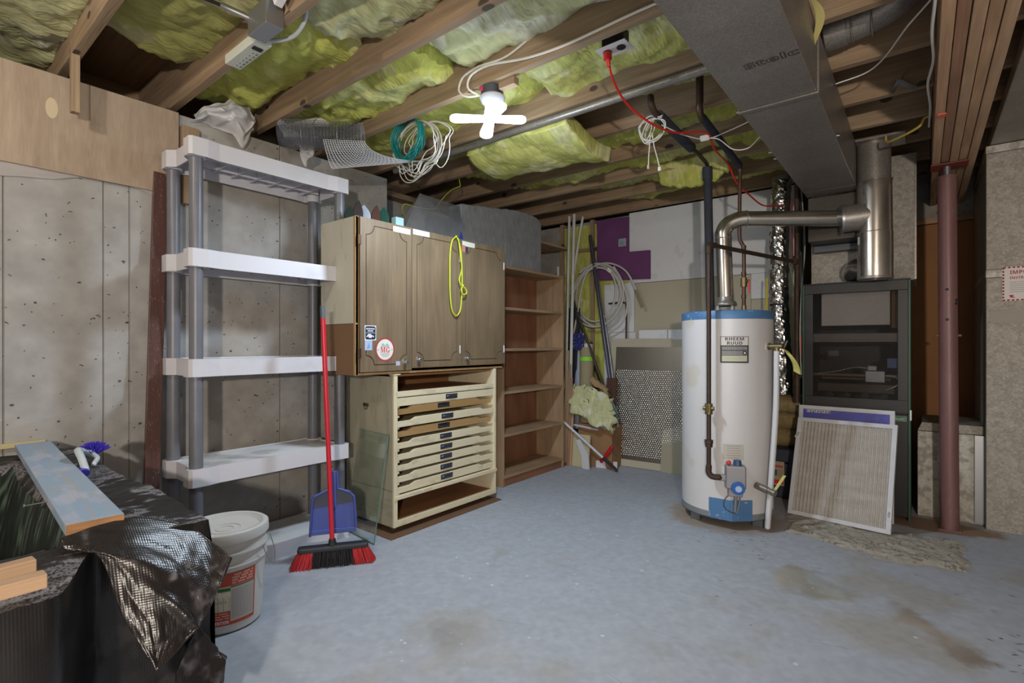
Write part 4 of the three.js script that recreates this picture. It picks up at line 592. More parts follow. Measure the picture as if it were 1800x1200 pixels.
// ---------------------------------------------------------------- tarp over the crate
{
  const dust = (s) => tex(1024, 1024, 0.9, 0.9, (u, v) => { const a = pf(u, v, 5, 6, s), b = pa(u, v, 60, 24, s + 6), g = pn(u * 300, v * 300, 300, s + 9), k = sm(0.49, 0.58, a * 0.75 + b * 0.25) * sm(0.25, 0.6, g * 0.6 + b * 0.4); return mix([24, 22, 23], [150, 150, 156], k * 0.8); });
  const weave = gray(256, 256, 0.05, 0.05, (u, v) => 0.5 + 0.25 * Math.sin(u * 62.8) + 0.25 * Math.sin(v * 62.8));
  M.tarpDusty = S({ map: dust(521), roughness: 0.55, bumpMap: weave, bumpScale: 0.0002 });
  M.tarpFlap = S({ map: tex(512, 512, 0.35, 0.35, (u, v) => { const k = sm(0.52, 0.72, pf(u, v, 6, 6, 537)) * pa(u, v, 40, 24, 538); return mix([34, 30, 30], [120, 116, 118], k); }), roughness: 0.3, bumpMap: weave, bumpScale: 0.0003 });
  M.tarp = S({ map: tex(512, 512, 0.6, 0.6, (u, v) => { const k = sm(0.6, 0.74, pf(u, v, 8, 5, 533)); return mix([22, 20, 20], [70, 64, 62], k * 0.5); }), roughness: 0.32, bumpMap: weave, bumpScale: 0.0002 });
  M.tarpGreen = S({ map: tex(512, 512, 0.5, 0.5, (u, v) => { const k = 0.5 * pa(u, v, 40, 8, 541) + 0.5 * pf(u, v, 6, 5, 542); return mix([22, 30, 26], [86, 104, 92], sm(0.42, 0.8, k)); }), roughness: 0.55 });
  const t = thing('covered_crate', 'crate covered with a dusty black tarp by the left wall', 'tarp');
  // heights over plan: rim all round, a slumped hollow in the middle, skirts falling outside
  const top = (x, z) => {
    const ex = Math.min(x + 2.84, -1.44 - x), rim = 0.604 + 0.010 * Math.sin(x * 7 + 1) + 0.012 * fb(x * 4, 1, z * 4) + 0.008 * fb(x * 13, 2, z * 13);
    const hx = sm(-2.62, -2.42, x) * sm(-1.50, -1.62, x), hz = sm(-0.33, -0.24, z);
    const folds = 0.035 * Math.sin(z * 34 + 2 * Math.sin(x * 6)) + 0.02 * fb(x * 6, 3, z * 11);
    return rim - hx * hz * (0.42 + folds) - 0.0 * ex;
  };
  const xf = (z) => -1.43 + 0.20 * sm(-0.32, -0.2, z);
  const clothTop = sheet(120, 90, (u, v) => { const z = 0.9 - 1.44 * v, x = -2.83 + (xf(z) + 2.83) * u; return [x + 0.01 * n3(x * 9, 2, z * 9) * (1 - u), top(x, z), z]; });
  const inHollow = (x, z) => x > -2.56 && x < -1.52 && z > -0.32;
  const g = clothTop.toNonIndexed(), p = g.attributes.position, A = [], B = [], na = [], nb = [], nm = g.attributes.normal;
  for (let i = 0; i < p.count; i += 3) { const x = (p.getX(i) + p.getX(i + 1) + p.getX(i + 2)) / 3, z = (p.getZ(i) + p.getZ(i + 1) + p.getZ(i + 2)) / 3, h = inHollow(x, z) && p.getY(i) < 0.60; for (let k = 0; k < 3; k++) { (h ? B : A).push(p.getX(i + k), p.getY(i + k), p.getZ(i + k)); (h ? nb : na).push(nm.getX(i + k), nm.getY(i + k), nm.getZ(i + k)); } }
  const mk = (a, n) => { const q = new THREE.BufferGeometry(); q.setAttribute('position', new THREE.Float32BufferAttribute(a, 3)); q.setAttribute('normal', new THREE.Float32BufferAttribute(n, 3)); return q; };
  part('tarp_top', mk(A, na), M.tarpDusty, t, { label: 'dusty upper face of the black tarp' });
  part('tarp_hollow', mk(B, nb), M.tarpGreen, t, { label: 'dark green slumped part of the tarp' });
  // skirts: front (towards the room) and right end
  const fold = (s, v) => v * (0.045 * Math.sin(s * 19 + 2 * Math.sin(s * 5)) + 0.03 * fb(s * 6, v * 2, 3));
  part('front_skirt', sheet(140, 60, (u, v) => { const z = 0.9 - 1.44 * u, x = xf(z); return [x + 0.02 * Math.sin(Math.min(1, v * 4) * 1.57) - 0.06 * v + fold(z, v) + 0.02 * v * fb(z * 7, v * 3, 9), top(x, z) * (1 - v) + 0.004 * v, z]; }), M.tarp, t);
  part('end_skirt', sheet(110, 50, (u, v) => { const x = -2.83 + 1.40 * u; return [x, top(x, -0.54) * (1 - v) + 0.004 * v, -0.54 - 0.012 * Math.sin(Math.min(1, v * 4) * 1.57) - fold(x * 1.3, v) * 0.25]; }), M.tarp, t);
  // corner flap folded back over itself
  const cp = (pts) => new THREE.CatmullRomCurve3(pts.map((q) => V(...q)));
  const up = cp([[-1.44, 0.634, -0.251], [-1.45, 0.64, -0.316], [-1.46, 0.636, -0.394], [-1.44, 0.59, -0.496], [-1.40, 0.55, -0.533], [-1.34, 0.518, -0.556]]);
  const lf = cp([[-1.44, 0.634, -0.251], [-1.42, 0.615, -0.256], [-1.39, 0.60, -0.30], [-1.32, 0.479, -0.331], [-1.25, 0.37, -0.372]]), rt = cp([[-1.34, 0.518, -0.556], [-1.31, 0.473, -0.518], [-1.29, 0.438, -0.485], [-1.275, 0.41, -0.45], [-1.25, 0.37, -0.372]]);
  const flap = (u, v) => {
    const q = lf.getPoint(v).lerp(rt.getPoint(v), u), base = lf.getPoint(0).lerp(rt.getPoint(0), u), w = (1 - v) ** 1.6;
    q.add(up.getPoint(u).sub(base).multiplyScalar(w));
    const bul = Math.sin(Math.PI * u) * Math.sin(Math.PI * Math.min(1, v * 1.05)), crease = Math.exp(-(((v - 0.60 - 0.12 * u) / 0.035) ** 2)) * sm(0.2, 0.7, u);
    return [q.x + 0.03 * bul + 0.006 * fb(u * 4, v * 5, 6) + 0.012 * crease, q.y + 0.012 * bul + 0.003 * n3(u * 6, v * 6, 2) + 0.006 * crease, q.z];
  };
  part('folded_flap', solidSheet(64, 64, flap, 0.003), M.tarpFlap, t, { label: 'glossy woven tarp flap' });
  part('hem', [tube(Array.from({ length: 12 }, (_, i) => flap(1, i / 11)), 0.004, { rad: 8 }), tube(Array.from({ length: 10 }, (_, i) => flap(0.35 + 0.65 * i / 9, 0)), 0.004, { rad: 8 })], M.tarpFlap, t);
  { const A = V(-1.41, 0.36, -0.505), B = V(-1.36, 0.262, -0.556), C = V(-1.33, 0.20, -0.53), D = V(-1.27, 0.245, -0.39);
    part('lower_flap', solidSheet(30, 24, (u, v) => { const q = A.clone().lerp(B, v).lerp(D.clone().lerp(C, v), u), e = Math.sin(Math.PI * u) * Math.sin(Math.PI * v); return [q.x + 0.01 * e, q.y + 0.03 * Math.sin(u * 5) * v - 0.03 * e, q.z + 0.01 * fb(u * 3, v * 3, 4)]; }, 0.003), M.tarpFlap, t); }
  part('core', b2(-2.82, -1.46, 0.0, 0.18, -0.52, 0.88), M.black, t);
}
{
  const m = S({ map: tex(512, 256, 0.7, 0.2, (u, v) => { const k = sm(0.5, 0.75, pf(u, v, 7, 5, 552)), w = sm(0.6, 0.8, pa(u, v, 5, 40, 553)); return mix(mix([140, 162, 184], [166, 174, 190], k), [176, 158, 140], w * 0.35); }), roughness: 0.7 });
  const t = thing('painted_plank', 'thick plank with worn pale blue paint lying on the tarp', 'plank', null, [-2.122, 0.631, -0.36]);
  part('board', bx(1.33, 0.024, 0.105, 0, 0.012, 0, 0.0015), m, t, { grain: 'x' });
  part('sawn_end', bx(0.002, 0.0225, 0.1035, 0.6655, 0.012, 0), S({ map: woodTex(555, [178, 136, 96], [146, 106, 70], { knots: 0, su: 0.3, sv: 0.3 }), roughness: 0.85 }), t, { label: 'bare sawn end' });
  part('screw', [rod([0.36, 0.012, 0.05], [0.365, 0.012, 0.095], 0.0018, 6), rod([0.365, 0.012, 0.095], [0.3655, 0.012, 0.099], 0.0045, 8)], M.steel, t);
  t.rotation.y = -0.066;
}
for (const [i, z, x, l] of [[0, 0.05, -1.375, 'thin raw wood stick on the crate edge, the one lying nearer the plank'], [1, 0.05, -1.285, 'thin raw wood stick on the crate edge, the one at the outer rim']]) {
  const g = bx(0.032, 0.026, 0.5, 0, 0.013, 0, 0.002); g.rotateY([0.06, 0.02][i]); g.translate(x + 0.03, 0.606, z);
  one('wood_stick', g, M.beam[2], l, 'stick', { grain: 'z', group: 'sticks on the crate edge' });
}
{
  const t = thing('dish_brush', 'scrub brush with purple bristles and a white looped handle on the tarp', 'brush');
  const c = [-2.17, 0.668, -0.485], BT = (g) => flat(g).translate(-0.14, -0.03, 0.0);
  part('handle', BT([tube([[-1.99, 0.672, -0.435], [-2.05, 0.70, -0.437], [-2.11, 0.715, -0.44], [-2.16, 0.708, -0.455], [-2.17, 0.69, -0.49]], 0.011, { rad: 10 }), tube([[-2.05, 0.675, -0.47], [-2.10, 0.685, -0.49], [-2.16, 0.69, -0.49]], 0.008, { rad: 8 })]), S({ color: 0xbfcad0, roughness: 0.4 }), t);
  const br = []; for (let i = 0; i < 170; i++) { const a = rr(0, 6.28), e = rr(0.15, 1.2), d = [Math.cos(a) * Math.sin(e), Math.cos(e) * 0.9 + 0.1, Math.sin(a) * Math.sin(e)]; br.push(rod([c[0] - 0.02 + d[0] * 0.012, c[1] + 0.012 + d[1] * 0.012, c[2] - 0.015 + d[2] * 0.012], [c[0] - 0.02 + d[0] * 0.055, c[1] + 0.012 + d[1] * 0.05, c[2] - 0.015 + d[2] * 0.055], 0.0014, 4)); }
  part('bristles', BT(br), S({ color: 0x4a3cc0, roughness: 0.5 }), t, { kind: 'stuff', label: 'purple bristles' });
  part('grip_tip', BT(rod([-2.0, 0.668, -0.432], [-1.97, 0.664, -0.43], 0.013, 12)), S({ color: 0x5a52d8, roughness: 0.4 }), t);
}
one('ledge_strip', b2(-2.846, -2.832, 0.635, 0.655, -0.45, 0.9, 0.002), S({ color: 0xb6aa7c, roughness: 0.8 }), 'narrow yellowish wood strip against the wall behind the tarp', 'strip', { grain: 'z' });
// ---------------------------------------------------------------- bucket, broom, dustpan
{
  const t = thing('pail', 'white plastic paint pail with lid and orange printed label', 'bucket', null, [-2.08, 0, -0.845]);
  const m = S({ color: 0xcfcdc9, roughness: 0.42 }), rB = 0.126, rT = 0.143;
  const R = (y) => rB + (rT - rB) * y / 0.36;
  part('body', lathe([[0, 0.002], [rB - 0.006, 0.002], [rB, 0.01], [R(0.235), 0.235], [R(0.24) + 0.006, 0.238], [R(0.25) + 0.006, 0.246], [R(0.25), 0.25], [R(0.28), 0.28], [R(0.285) + 0.007, 0.283], [R(0.295) + 0.007, 0.292], [R(0.3), 0.297], [R(0.325), 0.322], [R(0.33), 0.345], [0, 0.345]], 56), m, t);
  part('lid', lathe([[0, 0.352], [rT - 0.022, 0.352], [rT - 0.018, 0.366], [rT - 0.002, 0.368], [rT + 0.006, 0.362], [rT + 0.008, 0.332], [rT + 0.003, 0.326]], 56), m, t);
  part('lid_emboss', [0.03, 0.055].map((r) => { const g = new THREE.TorusGeometry(r, 0.0018, 5, 32); g.rotateX(Math.PI / 2); g.translate(0.02, 0.3525, 0.01); return g; }), m, t);
  part('bail', tube([[0.06, 0.30, -0.142], [0.09, 0.24, -0.146], [0.11, 0.2, -0.132], [0.13, 0.24, -0.098], [0.13, 0.29, -0.08]].map((p) => p), 0.0018, { rad: 6 }), M.steel, t);
  const lab = canvasTex(1024, 512, (c) => {
    c.fillStyle = '#c8c2a8'; c.fillRect(0, 0, 1024, 512); c.fillStyle = '#b9472a'; c.fillRect(0, 0, 1024, 130); c.fillRect(0, 372, 700, 140);
    c.fillStyle = '#2f6a26'; for (let i = 0; i < 40; i++) { c.beginPath(); c.ellipse(360 + i * 9, 150 + (i * 37) % 22, 16, 10, i, 0, 7); c.fill(); }
    c.fillStyle = '#d8d2b8'; c.fillRect(420, 178, 270, 192); c.strokeStyle = '#8a8a78'; c.lineWidth = 3; for (let i = 0; i < 4; i++) c.strokeRect(430 + i * 64, 230, 60, 136);
    c.fillStyle = '#eee9dc'; c.font = 'bold 76px sans-serif'; c.fillText('bois', 560, 236); c.fillStyle = '#a7a18c'; for (let i = 0; i < 8; i++) c.fillRect(470 + i * 24, 262 + (i % 2) * 6, 14, 26);
    c.fillStyle = '#b9b4ac'; c.fillRect(700, 140, 300, 330); c.fillStyle = '#77736e'; for (let j = 0; j < 30; j++) for (let i = 0; i < 20; i++) if ((i * 7 + j * 3) % 9) c.fillRect(712 + i * 14, 170 + j * 9.6, 9, 4);
    c.fillStyle = '#1e2420'; c.fillRect(700, 134, 324, 10); c.fillStyle = '#b9472a'; c.fillRect(690, 478, 334, 34); c.fillRect(1002, 140, 22, 340);
    c.fillStyle = '#d9b8a6'; for (let j = 0; j < 4; j++) for (let i = 0; i < 12; i++) if ((i + j) % 5) c.fillRect(720 + i * 22, 18 + j * 26, 17, 16);
    c.fillStyle = '#e2cbbc'; for (let j = 0; j < 3; j++) for (let i = 0; i < 15; i++) if ((i * 3 + j) % 7) c.fillRect(430 + i * 17, 388 + j * 24, 13, 9); c.font = 'bold 44px sans-serif'; c.fillStyle = '#efe4da'; c.fillText('ATTENTION', 440, 496);
  });
  const a0 = Math.atan2(2.08, 0.845) - 0.0, g = new THREE.CylinderGeometry(R(0.225) + 0.0008, R(0.035) + 0.0008, 0.19, 40, 1, true, a0 - 1.35, 2.15); g.translate(0, 0.13, 0);
  part('label', g, S({ map: lab, roughness: 0.45 }), t, { keepUV: true, label: 'orange and cream printed label' });
}
{
  const t = thing('push_broom', 'broom with a red handle and red and black bristles before the shelving', 'broom', null, [-2.19, 0, -1.375]);
  const ax = V(0.19, 0, -0.273).normalize(), red = S({ color: 0xc42034, roughness: 0.35 });
  const hN = V(-ax.z, 0, ax.x);
  part('handle', rod([-0.002, 0.115, 0.006], [-0.05, 1.175, 0.025], 0.0112, 16), red, t); part('grip_end', rod([-0.05, 1.175, 0.025], [-0.0525, 1.232, 0.026], 0.0118, 16), S({ color: 0x55606c, roughness: 0.5 }), t);
  part('socket', [rod([0, 0.092, 0.006], [-0.002, 0.125, 0.006], 0.021, 16, 0.015)], M.rubber, t);
  part('head', [frame(bx(0.32, 0.028, 0.05, 0, 0, 0, 0.01), [0, 0.084, 0], ax.toArray(), [0, 1, 0])], S({ color: 0x252a30, roughness: 0.5 }), t);
  const mk = (lo, hi, n) => { const q = []; for (let i = 0; i < n; i++) { const s = rr(lo, hi), w = rr(-0.022, 0.022), f = 1 + 0.16 * Math.abs(s) / 0.16; const a = ax.clone().multiplyScalar(s).addScaledVector(hN, w), b = ax.clone().multiplyScalar(s * f * 1.04 + rr(-0.006, 0.006)).addScaledVector(hN, w * 1.7 + rr(-0.006, 0.006)); q.push(rod([a.x, 0.075, a.z], [b.x, rr(0.001, 0.008), b.z], 0.0016, 4)); } return q; };
  part('red_bristles', [mk(-0.158, -0.085, 330), mk(0.085, 0.158, 330)], S({ color: 0xc03038, roughness: 0.6 }), t, { kind: 'stuff' }); part('black_bristles', mk(-0.088, 0.088, 620), S({ color: 0x1f1f24, roughness: 0.6 }), t, { kind: 'stuff' });
}
{
  const t = thing('dustpan', 'blue plastic dustpan clipped to the broom handle', 'dustpan');
  const m = S({ color: 0x42539e, roughness: 0.42 }), dk = S({ color: 0x3a4054, roughness: 0.5 }), o = [-2.222, 0.0, -1.392], X = [0.55, 0, -0.83], Y = [-0.03, 1, 0.0], F = (g) => frame(flat(g), o, X, Y);
  const pan = [[-0.105, 0.125], [0.108, 0.15], [0.098, 0.30], [0.075, 0.325], [0.022, 0.345], [0.018, 0.43], [-0.012, 0.43], [-0.016, 0.345], [-0.085, 0.315], [-0.095, 0.29]];
  part('tray', F(ext(pan, 0.004, 0.001).translate(0, 0, -0.03)), m, t);
  const wall = []; const loop = [[-0.105, 0.125], [-0.095, 0.29], [-0.085, 0.315], [-0.016, 0.345], [-0.012, 0.43]], lp2 = [[0.018, 0.43], [0.022, 0.345], [0.075, 0.325], [0.098, 0.30], [0.108, 0.15]];
  for (const L of [loop, lp2]) for (let i = 0; i < L.length - 1; i++) wall.push(F(rod([L[i][0], L[i][1], -0.018], [L[i + 1][0], L[i + 1][1], -0.018], 0.006, 8)));
  part('rim', wall, m, t); part('lip', F(b2(-0.104, 0.107, 0.128, 0.152, -0.028, -0.016, 0.003)), m, t); part('centre_rib', F(b2(-0.01, 0.016, 0.25, 0.43, -0.03, -0.02, 0.003)), m, t);
  part('hood', F(ext([[-0.092, 0.255], [0.098, 0.272], [0.095, 0.298], [0.073, 0.32], [0.02, 0.34], [-0.016, 0.34], [-0.082, 0.31], [-0.09, 0.29]], 0.002).translate(0, 0, -0.0255)), dk, t, { label: 'dark smoky upper part' });
}
// ---------------------------------------------------------------- drawer chest on casters
const paintedWood = (s, a, b, d = [150, 138, 112]) => S({ map: tex(512, 256, 0.8, 0.3, (u, v) => { const k = sm(0.62, 0.72, pf(u, v, 9, 5, s)), g = pa(u, v, 5, 60, s + 3); return mix(mix(a, b, 0.6 * pf(u, v, 4, 4, s + 5) + 0.4 * g), d, k * 0.25); }), bumpMap: GB, bumpScale: 0.0003, roughness: 0.65 });
{
  const t = thing('drawer_chest', 'cream wooden chest of nine shallow drawers on casters', 'drawers');
  const xf = -2.28, xb = -2.72, z0 = -1.795, z1 = -2.663, y0 = 0.036, yT = 0.885, side = paintedWood(601, [176, 172, 152], [160, 156, 136], [134, 128, 108]), cream = paintedWood(611, [222, 212, 184], [206, 196, 166]), tan = paintedWood(621, [206, 178, 128], [192, 160, 112]), inn = S({ map: woodTex(631, [168, 122, 80], [136, 92, 58], { knots: 0 }), roughness: 0.8 });
  part('side_panel', b2(xb, xf, y0 + 0.2, yT - 0.004, z0, z0 - 0.02, 0.002), side, t, { grain: 'y' }); part('side_panel', b2(xb, xf, y0, y0 + 0.198, z0, z0 - 0.02, 0.002), side, t, { grain: 'x' });
  part('side_panel', b2(xb, xf, y0, yT - 0.004, z1 + 0.02, z1, 0.002), cream, t, { grain: 'y' });
  part('back_panel', b2(xb, xb + 0.01, y0, yT - 0.01, z0 - 0.02, z1 + 0.02), inn, t); part('top_board', b2(xb, xf - 0.02, yT - 0.016, yT - 0.004, z0, z1, 0.002), inn, t, { grain: 'z' });
  part('front_stile', b2(xf - 0.002, xf + 0.012, y0, yT, z0, z0 - 0.026, 0.002), cream, t, { grain: 'y' }); part('front_stile', b2(xf - 0.002, xf + 0.012, y0, yT, z1 + 0.02, z1, 0.002), cream, t, { grain: 'y' });
  part('top_lip', b2(xf - 0.03, xf + 0.016, yT - 0.006, yT + 0.0, z0 + 0.003, z0 - 0.045, 0.002), cream, t);
  part('top_shelf', b2(xb + 0.01, xf + 0.004, 0.770, 0.782, z0 - 0.024, z1 + 0.022, 0.002), inn, t, { grain: 'z' }); part('shelf_edge', b2(xf - 0.008, xf + 0.008, 0.755, 0.786, z0 - 0.026, z1 + 0.02, 0.002), cream, t, { grain: 'z' });
  part('lower_moulding', b2(xf - 0.01, xf + 0.018, 0.186, 0.208, z0 - 0.004, z1 - 0.002, 0.003), cream, t, { grain: 'z' });
  part('bay_shelf', b2(xb + 0.01, xf - 0.01, 0.19, 0.204, z0 - 0.02, z1 + 0.02), inn, t); part('bay_floor', b2(xb + 0.01, xf, 0.05, 0.064, z0 - 0.02, z1 + 0.02), inn, t, { grain: 'z' }); part('bay_edge', b2(xf - 0.004, xf + 0.012, y0, 0.07, z0 - 0.026, z1 + 0.02, 0.002), cream, t, { grain: 'z' });
  const ys = [0.750, 0.697, 0.633, 0.571, 0.509, 0.446, 0.384, 0.322, 0.262], outs = [0.004, -0.028, 0.006, -0.026, -0.008, -0.004, -0.006, -0.004, 0.0];
  const hm = S({ color: 0x525a6c, metalness: 0.85, roughness: 0.4 });
  ys.forEach((yt, i) => {
    const h = 0.046, za = z0 - 0.03, zb = z1 + 0.024, len = za - zb, xo = xf + outs[i], nt = 0.014;
    const sh = i ? [[0, -h], [len, -h], [len, -nt], [len - 0.10, -nt], [len - 0.135, 0], [0.135, 0], [0.10, -nt], [0, -nt]] : [[0, -h], [len, -h], [len, 0], [0, 0]];
    const g = ext(sh, 0.014, 0.001); g.rotateY(Math.PI / 2); g.translate(xo - 0.014, yt, za);
    const d = part('drawer', [g, b2(xb + 0.02, xo - 0.014, yt - h, yt - h + 0.008, za, zb), b2(xb + 0.02, xo - 0.014, yt - h, yt - 0.022, za, za - 0.01), b2(xb + 0.02, xo - 0.014, yt - h, yt - 0.022, zb + 0.01, zb)], [1, 3].includes(i) ? tan : cream, t, { grain: 'z' });
    const zc = i ? -2.208 : -2.245, w = 0.045, cup = lathe([[0.0, 0.012], [0.008, 0.0115], [0.012, 0.006], [0.013, 0]], 16); cup.rotateX(Math.PI / 2); cup.scale(3.3, 1, 1);
    part('pull', [frame(cup, [xo + 0.001, yt - 0.02, zc], [0, 0, -1], [0, 1, 0]), frame(bx(0.1, 0.03, 0.002, 0, 0, 0.001, 0.0008), [xo, yt - 0.02, zc], [0, 0, -1], [0, 1, 0])], hm, d, { label: 'dark metal pull' });
    for (const [zz, dz] of [[z0 - 0.026, -0.022], [z1 + 0.02, 0.022]]) part('runner', b2(xb + 0.02, xf - 0.002, yt - h - 0.012, yt - h - 0.001, zz, zz + dz), cream, t);
  });
  for (const z of [z0 - 0.05, z1 + 0.06]) for (const x of [xf - 0.05, xb + 0.05]) part('caster', [rod([x, 0.017, z - 0.01], [x, 0.017, z + 0.01], 0.016, 18), b2(x - 0.014, x + 0.014, 0.028, 0.036, z - 0.016, z + 0.016)], M.steel, t);
  const hp_ = [-2.52, 0.70, z0 + 0.001]; part('hasp', [frame(bx(0.05, 0.02, 0.006, 0, 0, 0.003, 0.002), hp_, [1, 0, 0], [0, 1, 0]), frame(new THREE.TorusGeometry(0.013, 0.0025, 6, 20), [hp_[0], hp_[1] - 0.014, hp_[2] + 0.004], [1, 0, 0], [0, 1, 0])], S({ color: 0x6e6450, metalness: 0.8, roughness: 0.4 }), t, { label: 'small brass hasp' });
}
one('floor_mat', b2(-2.70, -2.215, 0.0, 0.004, -1.735, -2.66), S({ map: tex(256, 256, 0.6, 0.6, (u, v) => mix([96, 70, 50], [116, 86, 62], pf(u, v, 6, 5, 641))), roughness: 0.85 }), 'thin brown hardboard sheet on the floor under the drawer chest', 'board');
{
  const t = thing('glazing_sheet', 'clear glass sheet leaning on the drawer chest', 'glass');
  const g = bx(0.30, 0.57, 0.004, 0, 0.285, 0), o = V(-2.385, 0.001, -1.655); g.rotateX(-0.145); g.rotateY(-0.10); g.translate(o.x, o.y, o.z);
  part('pane', g, PH({ color: 0xf6faf8, transmission: 1, thickness: 0, roughness: 0.02, ior: 1.5 }), t);
  const e = [bx(0.004, 0.57, 0.0042, 0.149, 0.285, 0), bx(0.30, 0.004, 0.0042, 0, 0.569, 0), bx(0.30, 0.004, 0.0042, 0, 0.002, 0)].map((q) => { q.rotateX(-0.145); q.rotateY(-0.10); q.translate(o.x, o.y, o.z); return q; });
  part('edge', e, S({ color: 0x5f8478, roughness: 0.2 }), t, { label: 'green cut edge' });
}
// ---------------------------------------------------------------- wall cabinet with three doors
{
  const t = thing('wall_cabinet', 'brown three-door kitchen cabinet standing on the drawer chest', 'cabinet');
  const xf = -2.275, xb = -2.60, z0 = -1.555, z1 = -2.749, y0 = 0.888, y1 = 1.714;
  const dw = [651, 652, 653].map((s) => S({ map: woodTex(s, [130, 113, 90], [104, 87, 66], { knots: 0, su: 1.0, sv: 0.35 }), bumpMap: GB, bumpScale: 0.0003, roughness: 0.5 })), pale = paintedWood(661, [196, 194, 180], [184, 180, 164]), light = S({ map: woodTex(665, [188, 160, 118], [160, 130, 90], { knots: 0 }), roughness: 0.7 }), dk = S({ color: 0x7a5c40, roughness: 0.7 });
  part('side_panel', b2(xb, xf, y0 + 0.27, y1, z0, z0 - 0.016, 0.002), pale, t, { grain: 'y', label: 'pale painted upper side' }); part('side_panel', b2(xb, xf, y0, y0 + 0.268, z0, z0 - 0.016, 0.002), dk, t, { grain: 'y', label: 'brown lower side' });
  part('side_panel', b2(xb, xf, y0, y1, z1 + 0.016, z1, 0.002), dk, t, { grain: 'y' });
  part('back_panel', b2(xb, xb + 0.006, y0, y1, z0 - 0.016, z1 + 0.016), dk, t); part('top_panel', b2(xb, xf, y1 - 0.014, y1, z0 - 0.016, z1 + 0.016), light, t, { grain: 'z' }); part('bottom_panel', b2(xb, xf, y0 + 0.012, y0 + 0.026, z0 - 0.016, z1 + 0.016), light, t, { grain: 'z' });
  part('face_frame', [b2(xf - 0.018, xf, y0, y1, z0 + 0.001, z0 - 0.035, 0.001), b2(xf - 0.018, xf, y0, y0 + 0.034, z0 - 0.036, z1 + 0.001, 0.001), b2(xf - 0.018, xf, y1 - 0.03, y1, z0 - 0.036, z1 + 0.001, 0.001)], light, t, { grain: 'y' });
  const doors = [[-1.572, -1.912, 0], [-1.916, -2.312, 1], [-2.316, -2.744, 2]], yd0 = [0.905, 0.918, 0.918], groove = S({ color: 0x4a3626, roughness: 0.8 });
  const scoop = (w, h, m, r, off) => { const s = new THREE.Shape(), a = m + off, b = w - m - off, c = m + off, d = h - m - off, q = r - off * 0.2; s.moveTo(a + q, c); s.lineTo(b - q, c); s.absarc(b, c, q, Math.PI, Math.PI / 2, true); s.lineTo(b, d - q); s.absarc(b, d, q, -Math.PI / 2, -Math.PI, true); s.lineTo(a + q, d); s.absarc(a, d, q, 0, -Math.PI / 2, true); s.lineTo(a, c + q); s.absarc(a, c, q, Math.PI / 2, 0, true); return s; };
  doors.forEach(([za, zb, i]) => {
    const w = za - zb, h = y1 - yd0[i] - 0.004, D = [xf + 0.016, yd0[i], za], F = (g) => frame(flat(g), D, [0, 0, -1], [0, 1, 0]);
    const rim = new THREE.Shape([[0, 0], [w, 0], [w, h], [0, h]].map((p) => new THREE.Vector2(...p))); rim.holes.push(new THREE.Path(scoop(w, h, 0.036, 0.05, -0.0025).getPoints(10)));
    const door = part('door', [F(b2(0, w, 0, h, -0.015, -0.0035)), F(ext(rim, 0.0035).translate(0, 0, -0.0035)), F(ext(scoop(w, h, 0.036, 0.05, 0.0025), 0.0035).translate(0, 0, -0.0035))], dw[i], t, { grain: 'y' });
    part('groove', F(ext(scoop(w, h, 0.036, 0.05, -0.003), 0.0006).translate(0, 0, -0.0035)), groove, door);
    const kx = i === 0 ? w - 0.05 : 0.045, kn = lathe([[0.0, 0.024], [0.009, 0.023], [0.0125, 0.018], [0.010, 0.012], [0.006, 0.008], [0.006, 0.003], [0.016, 0.003], [0.017, 0]], 20); kn.rotateX(Math.PI / 2);
    part('knob', F(kn.translate(kx, 0.045, 0)), S({ color: 0xa8a8a6, metalness: 0.9, roughness: 0.3 }), door, { label: 'chrome knob' });
    const hx = i === 0 ? -0.006 : w + 0.002 - (i === 1 ? 0.004 : 0.03); for (const y of [0.10, h - 0.12]) part('hinge', F(bx(i === 0 ? 0.02 : 0.006, 0.05, 0.006, i === 0 ? hx : w - 0.012, y, 0.002, 0.001)), i === 0 ? S({ color: 0x5a4030, metalness: 0.6, roughness: 0.45 }) : M.whitePlastic, door);
  });
  const X = [0, 0, -1], Y = [0, 1, 0], xs = xf + 0.0168;
  const tape = S({ color: 0xd6d8cc, roughness: 0.7 });
  for (const [z, y, w] of [[-1.842, 1.684, 0.12], [-1.985, 1.692, 0.125], [-2.38, 1.687, 0.115]]) part('tape', frame(new THREE.PlaneGeometry(w, 0.03), [xs, y, z], X, Y), tape, t, { label: 'strip of pale masking tape' });
  decal('sticker', 0.072, 0.078, canvasTex(128, 140, (c) => { c.fillStyle = '#cfd0d6'; c.fillRect(0, 0, 128, 140); c.fillStyle = '#1c2036'; c.beginPath(); c.roundRect(8, 8, 112, 124, 18); c.fill(); c.fillStyle = '#d6d8e0'; for (let i = 0; i < 6; i++) { c.fillRect(18 + i * 16, 24, 11, 14); if (i && i < 5) c.fillRect(18 + i * 16, 44, 11, 14); } c.fillRect(14, 68, 100, 4); c.beginPath(); c.ellipse(62, 104, 44, 13, 0, 0, 7); c.fill(); c.beginPath(); c.ellipse(54, 92, 24, 13, 0, 0, 7); c.fill(); c.fillStyle = '#1c2036'; c.beginPath(); c.arc(36, 112, 8, 0, 7); c.arc(88, 112, 8, 0, 7); c.fill(); }), [xs, 1.11, -1.634], X, Y, t);
  decal('sticker', 0.046, 0.052, canvasTex(64, 72, (c) => { c.fillStyle = '#a9b6d0'; c.fillRect(0, 0, 64, 72); c.fillStyle = '#6f9ad8'; c.beginPath(); c.moveTo(36, 14); c.lineTo(46, 56); c.lineTo(16, 62); c.fill(); }), [xs, 1.045, -1.622], X, Y, t);
  const oval = new THREE.CircleGeometry(0.5, 40); oval.scale(0.125, 0.127, 1);
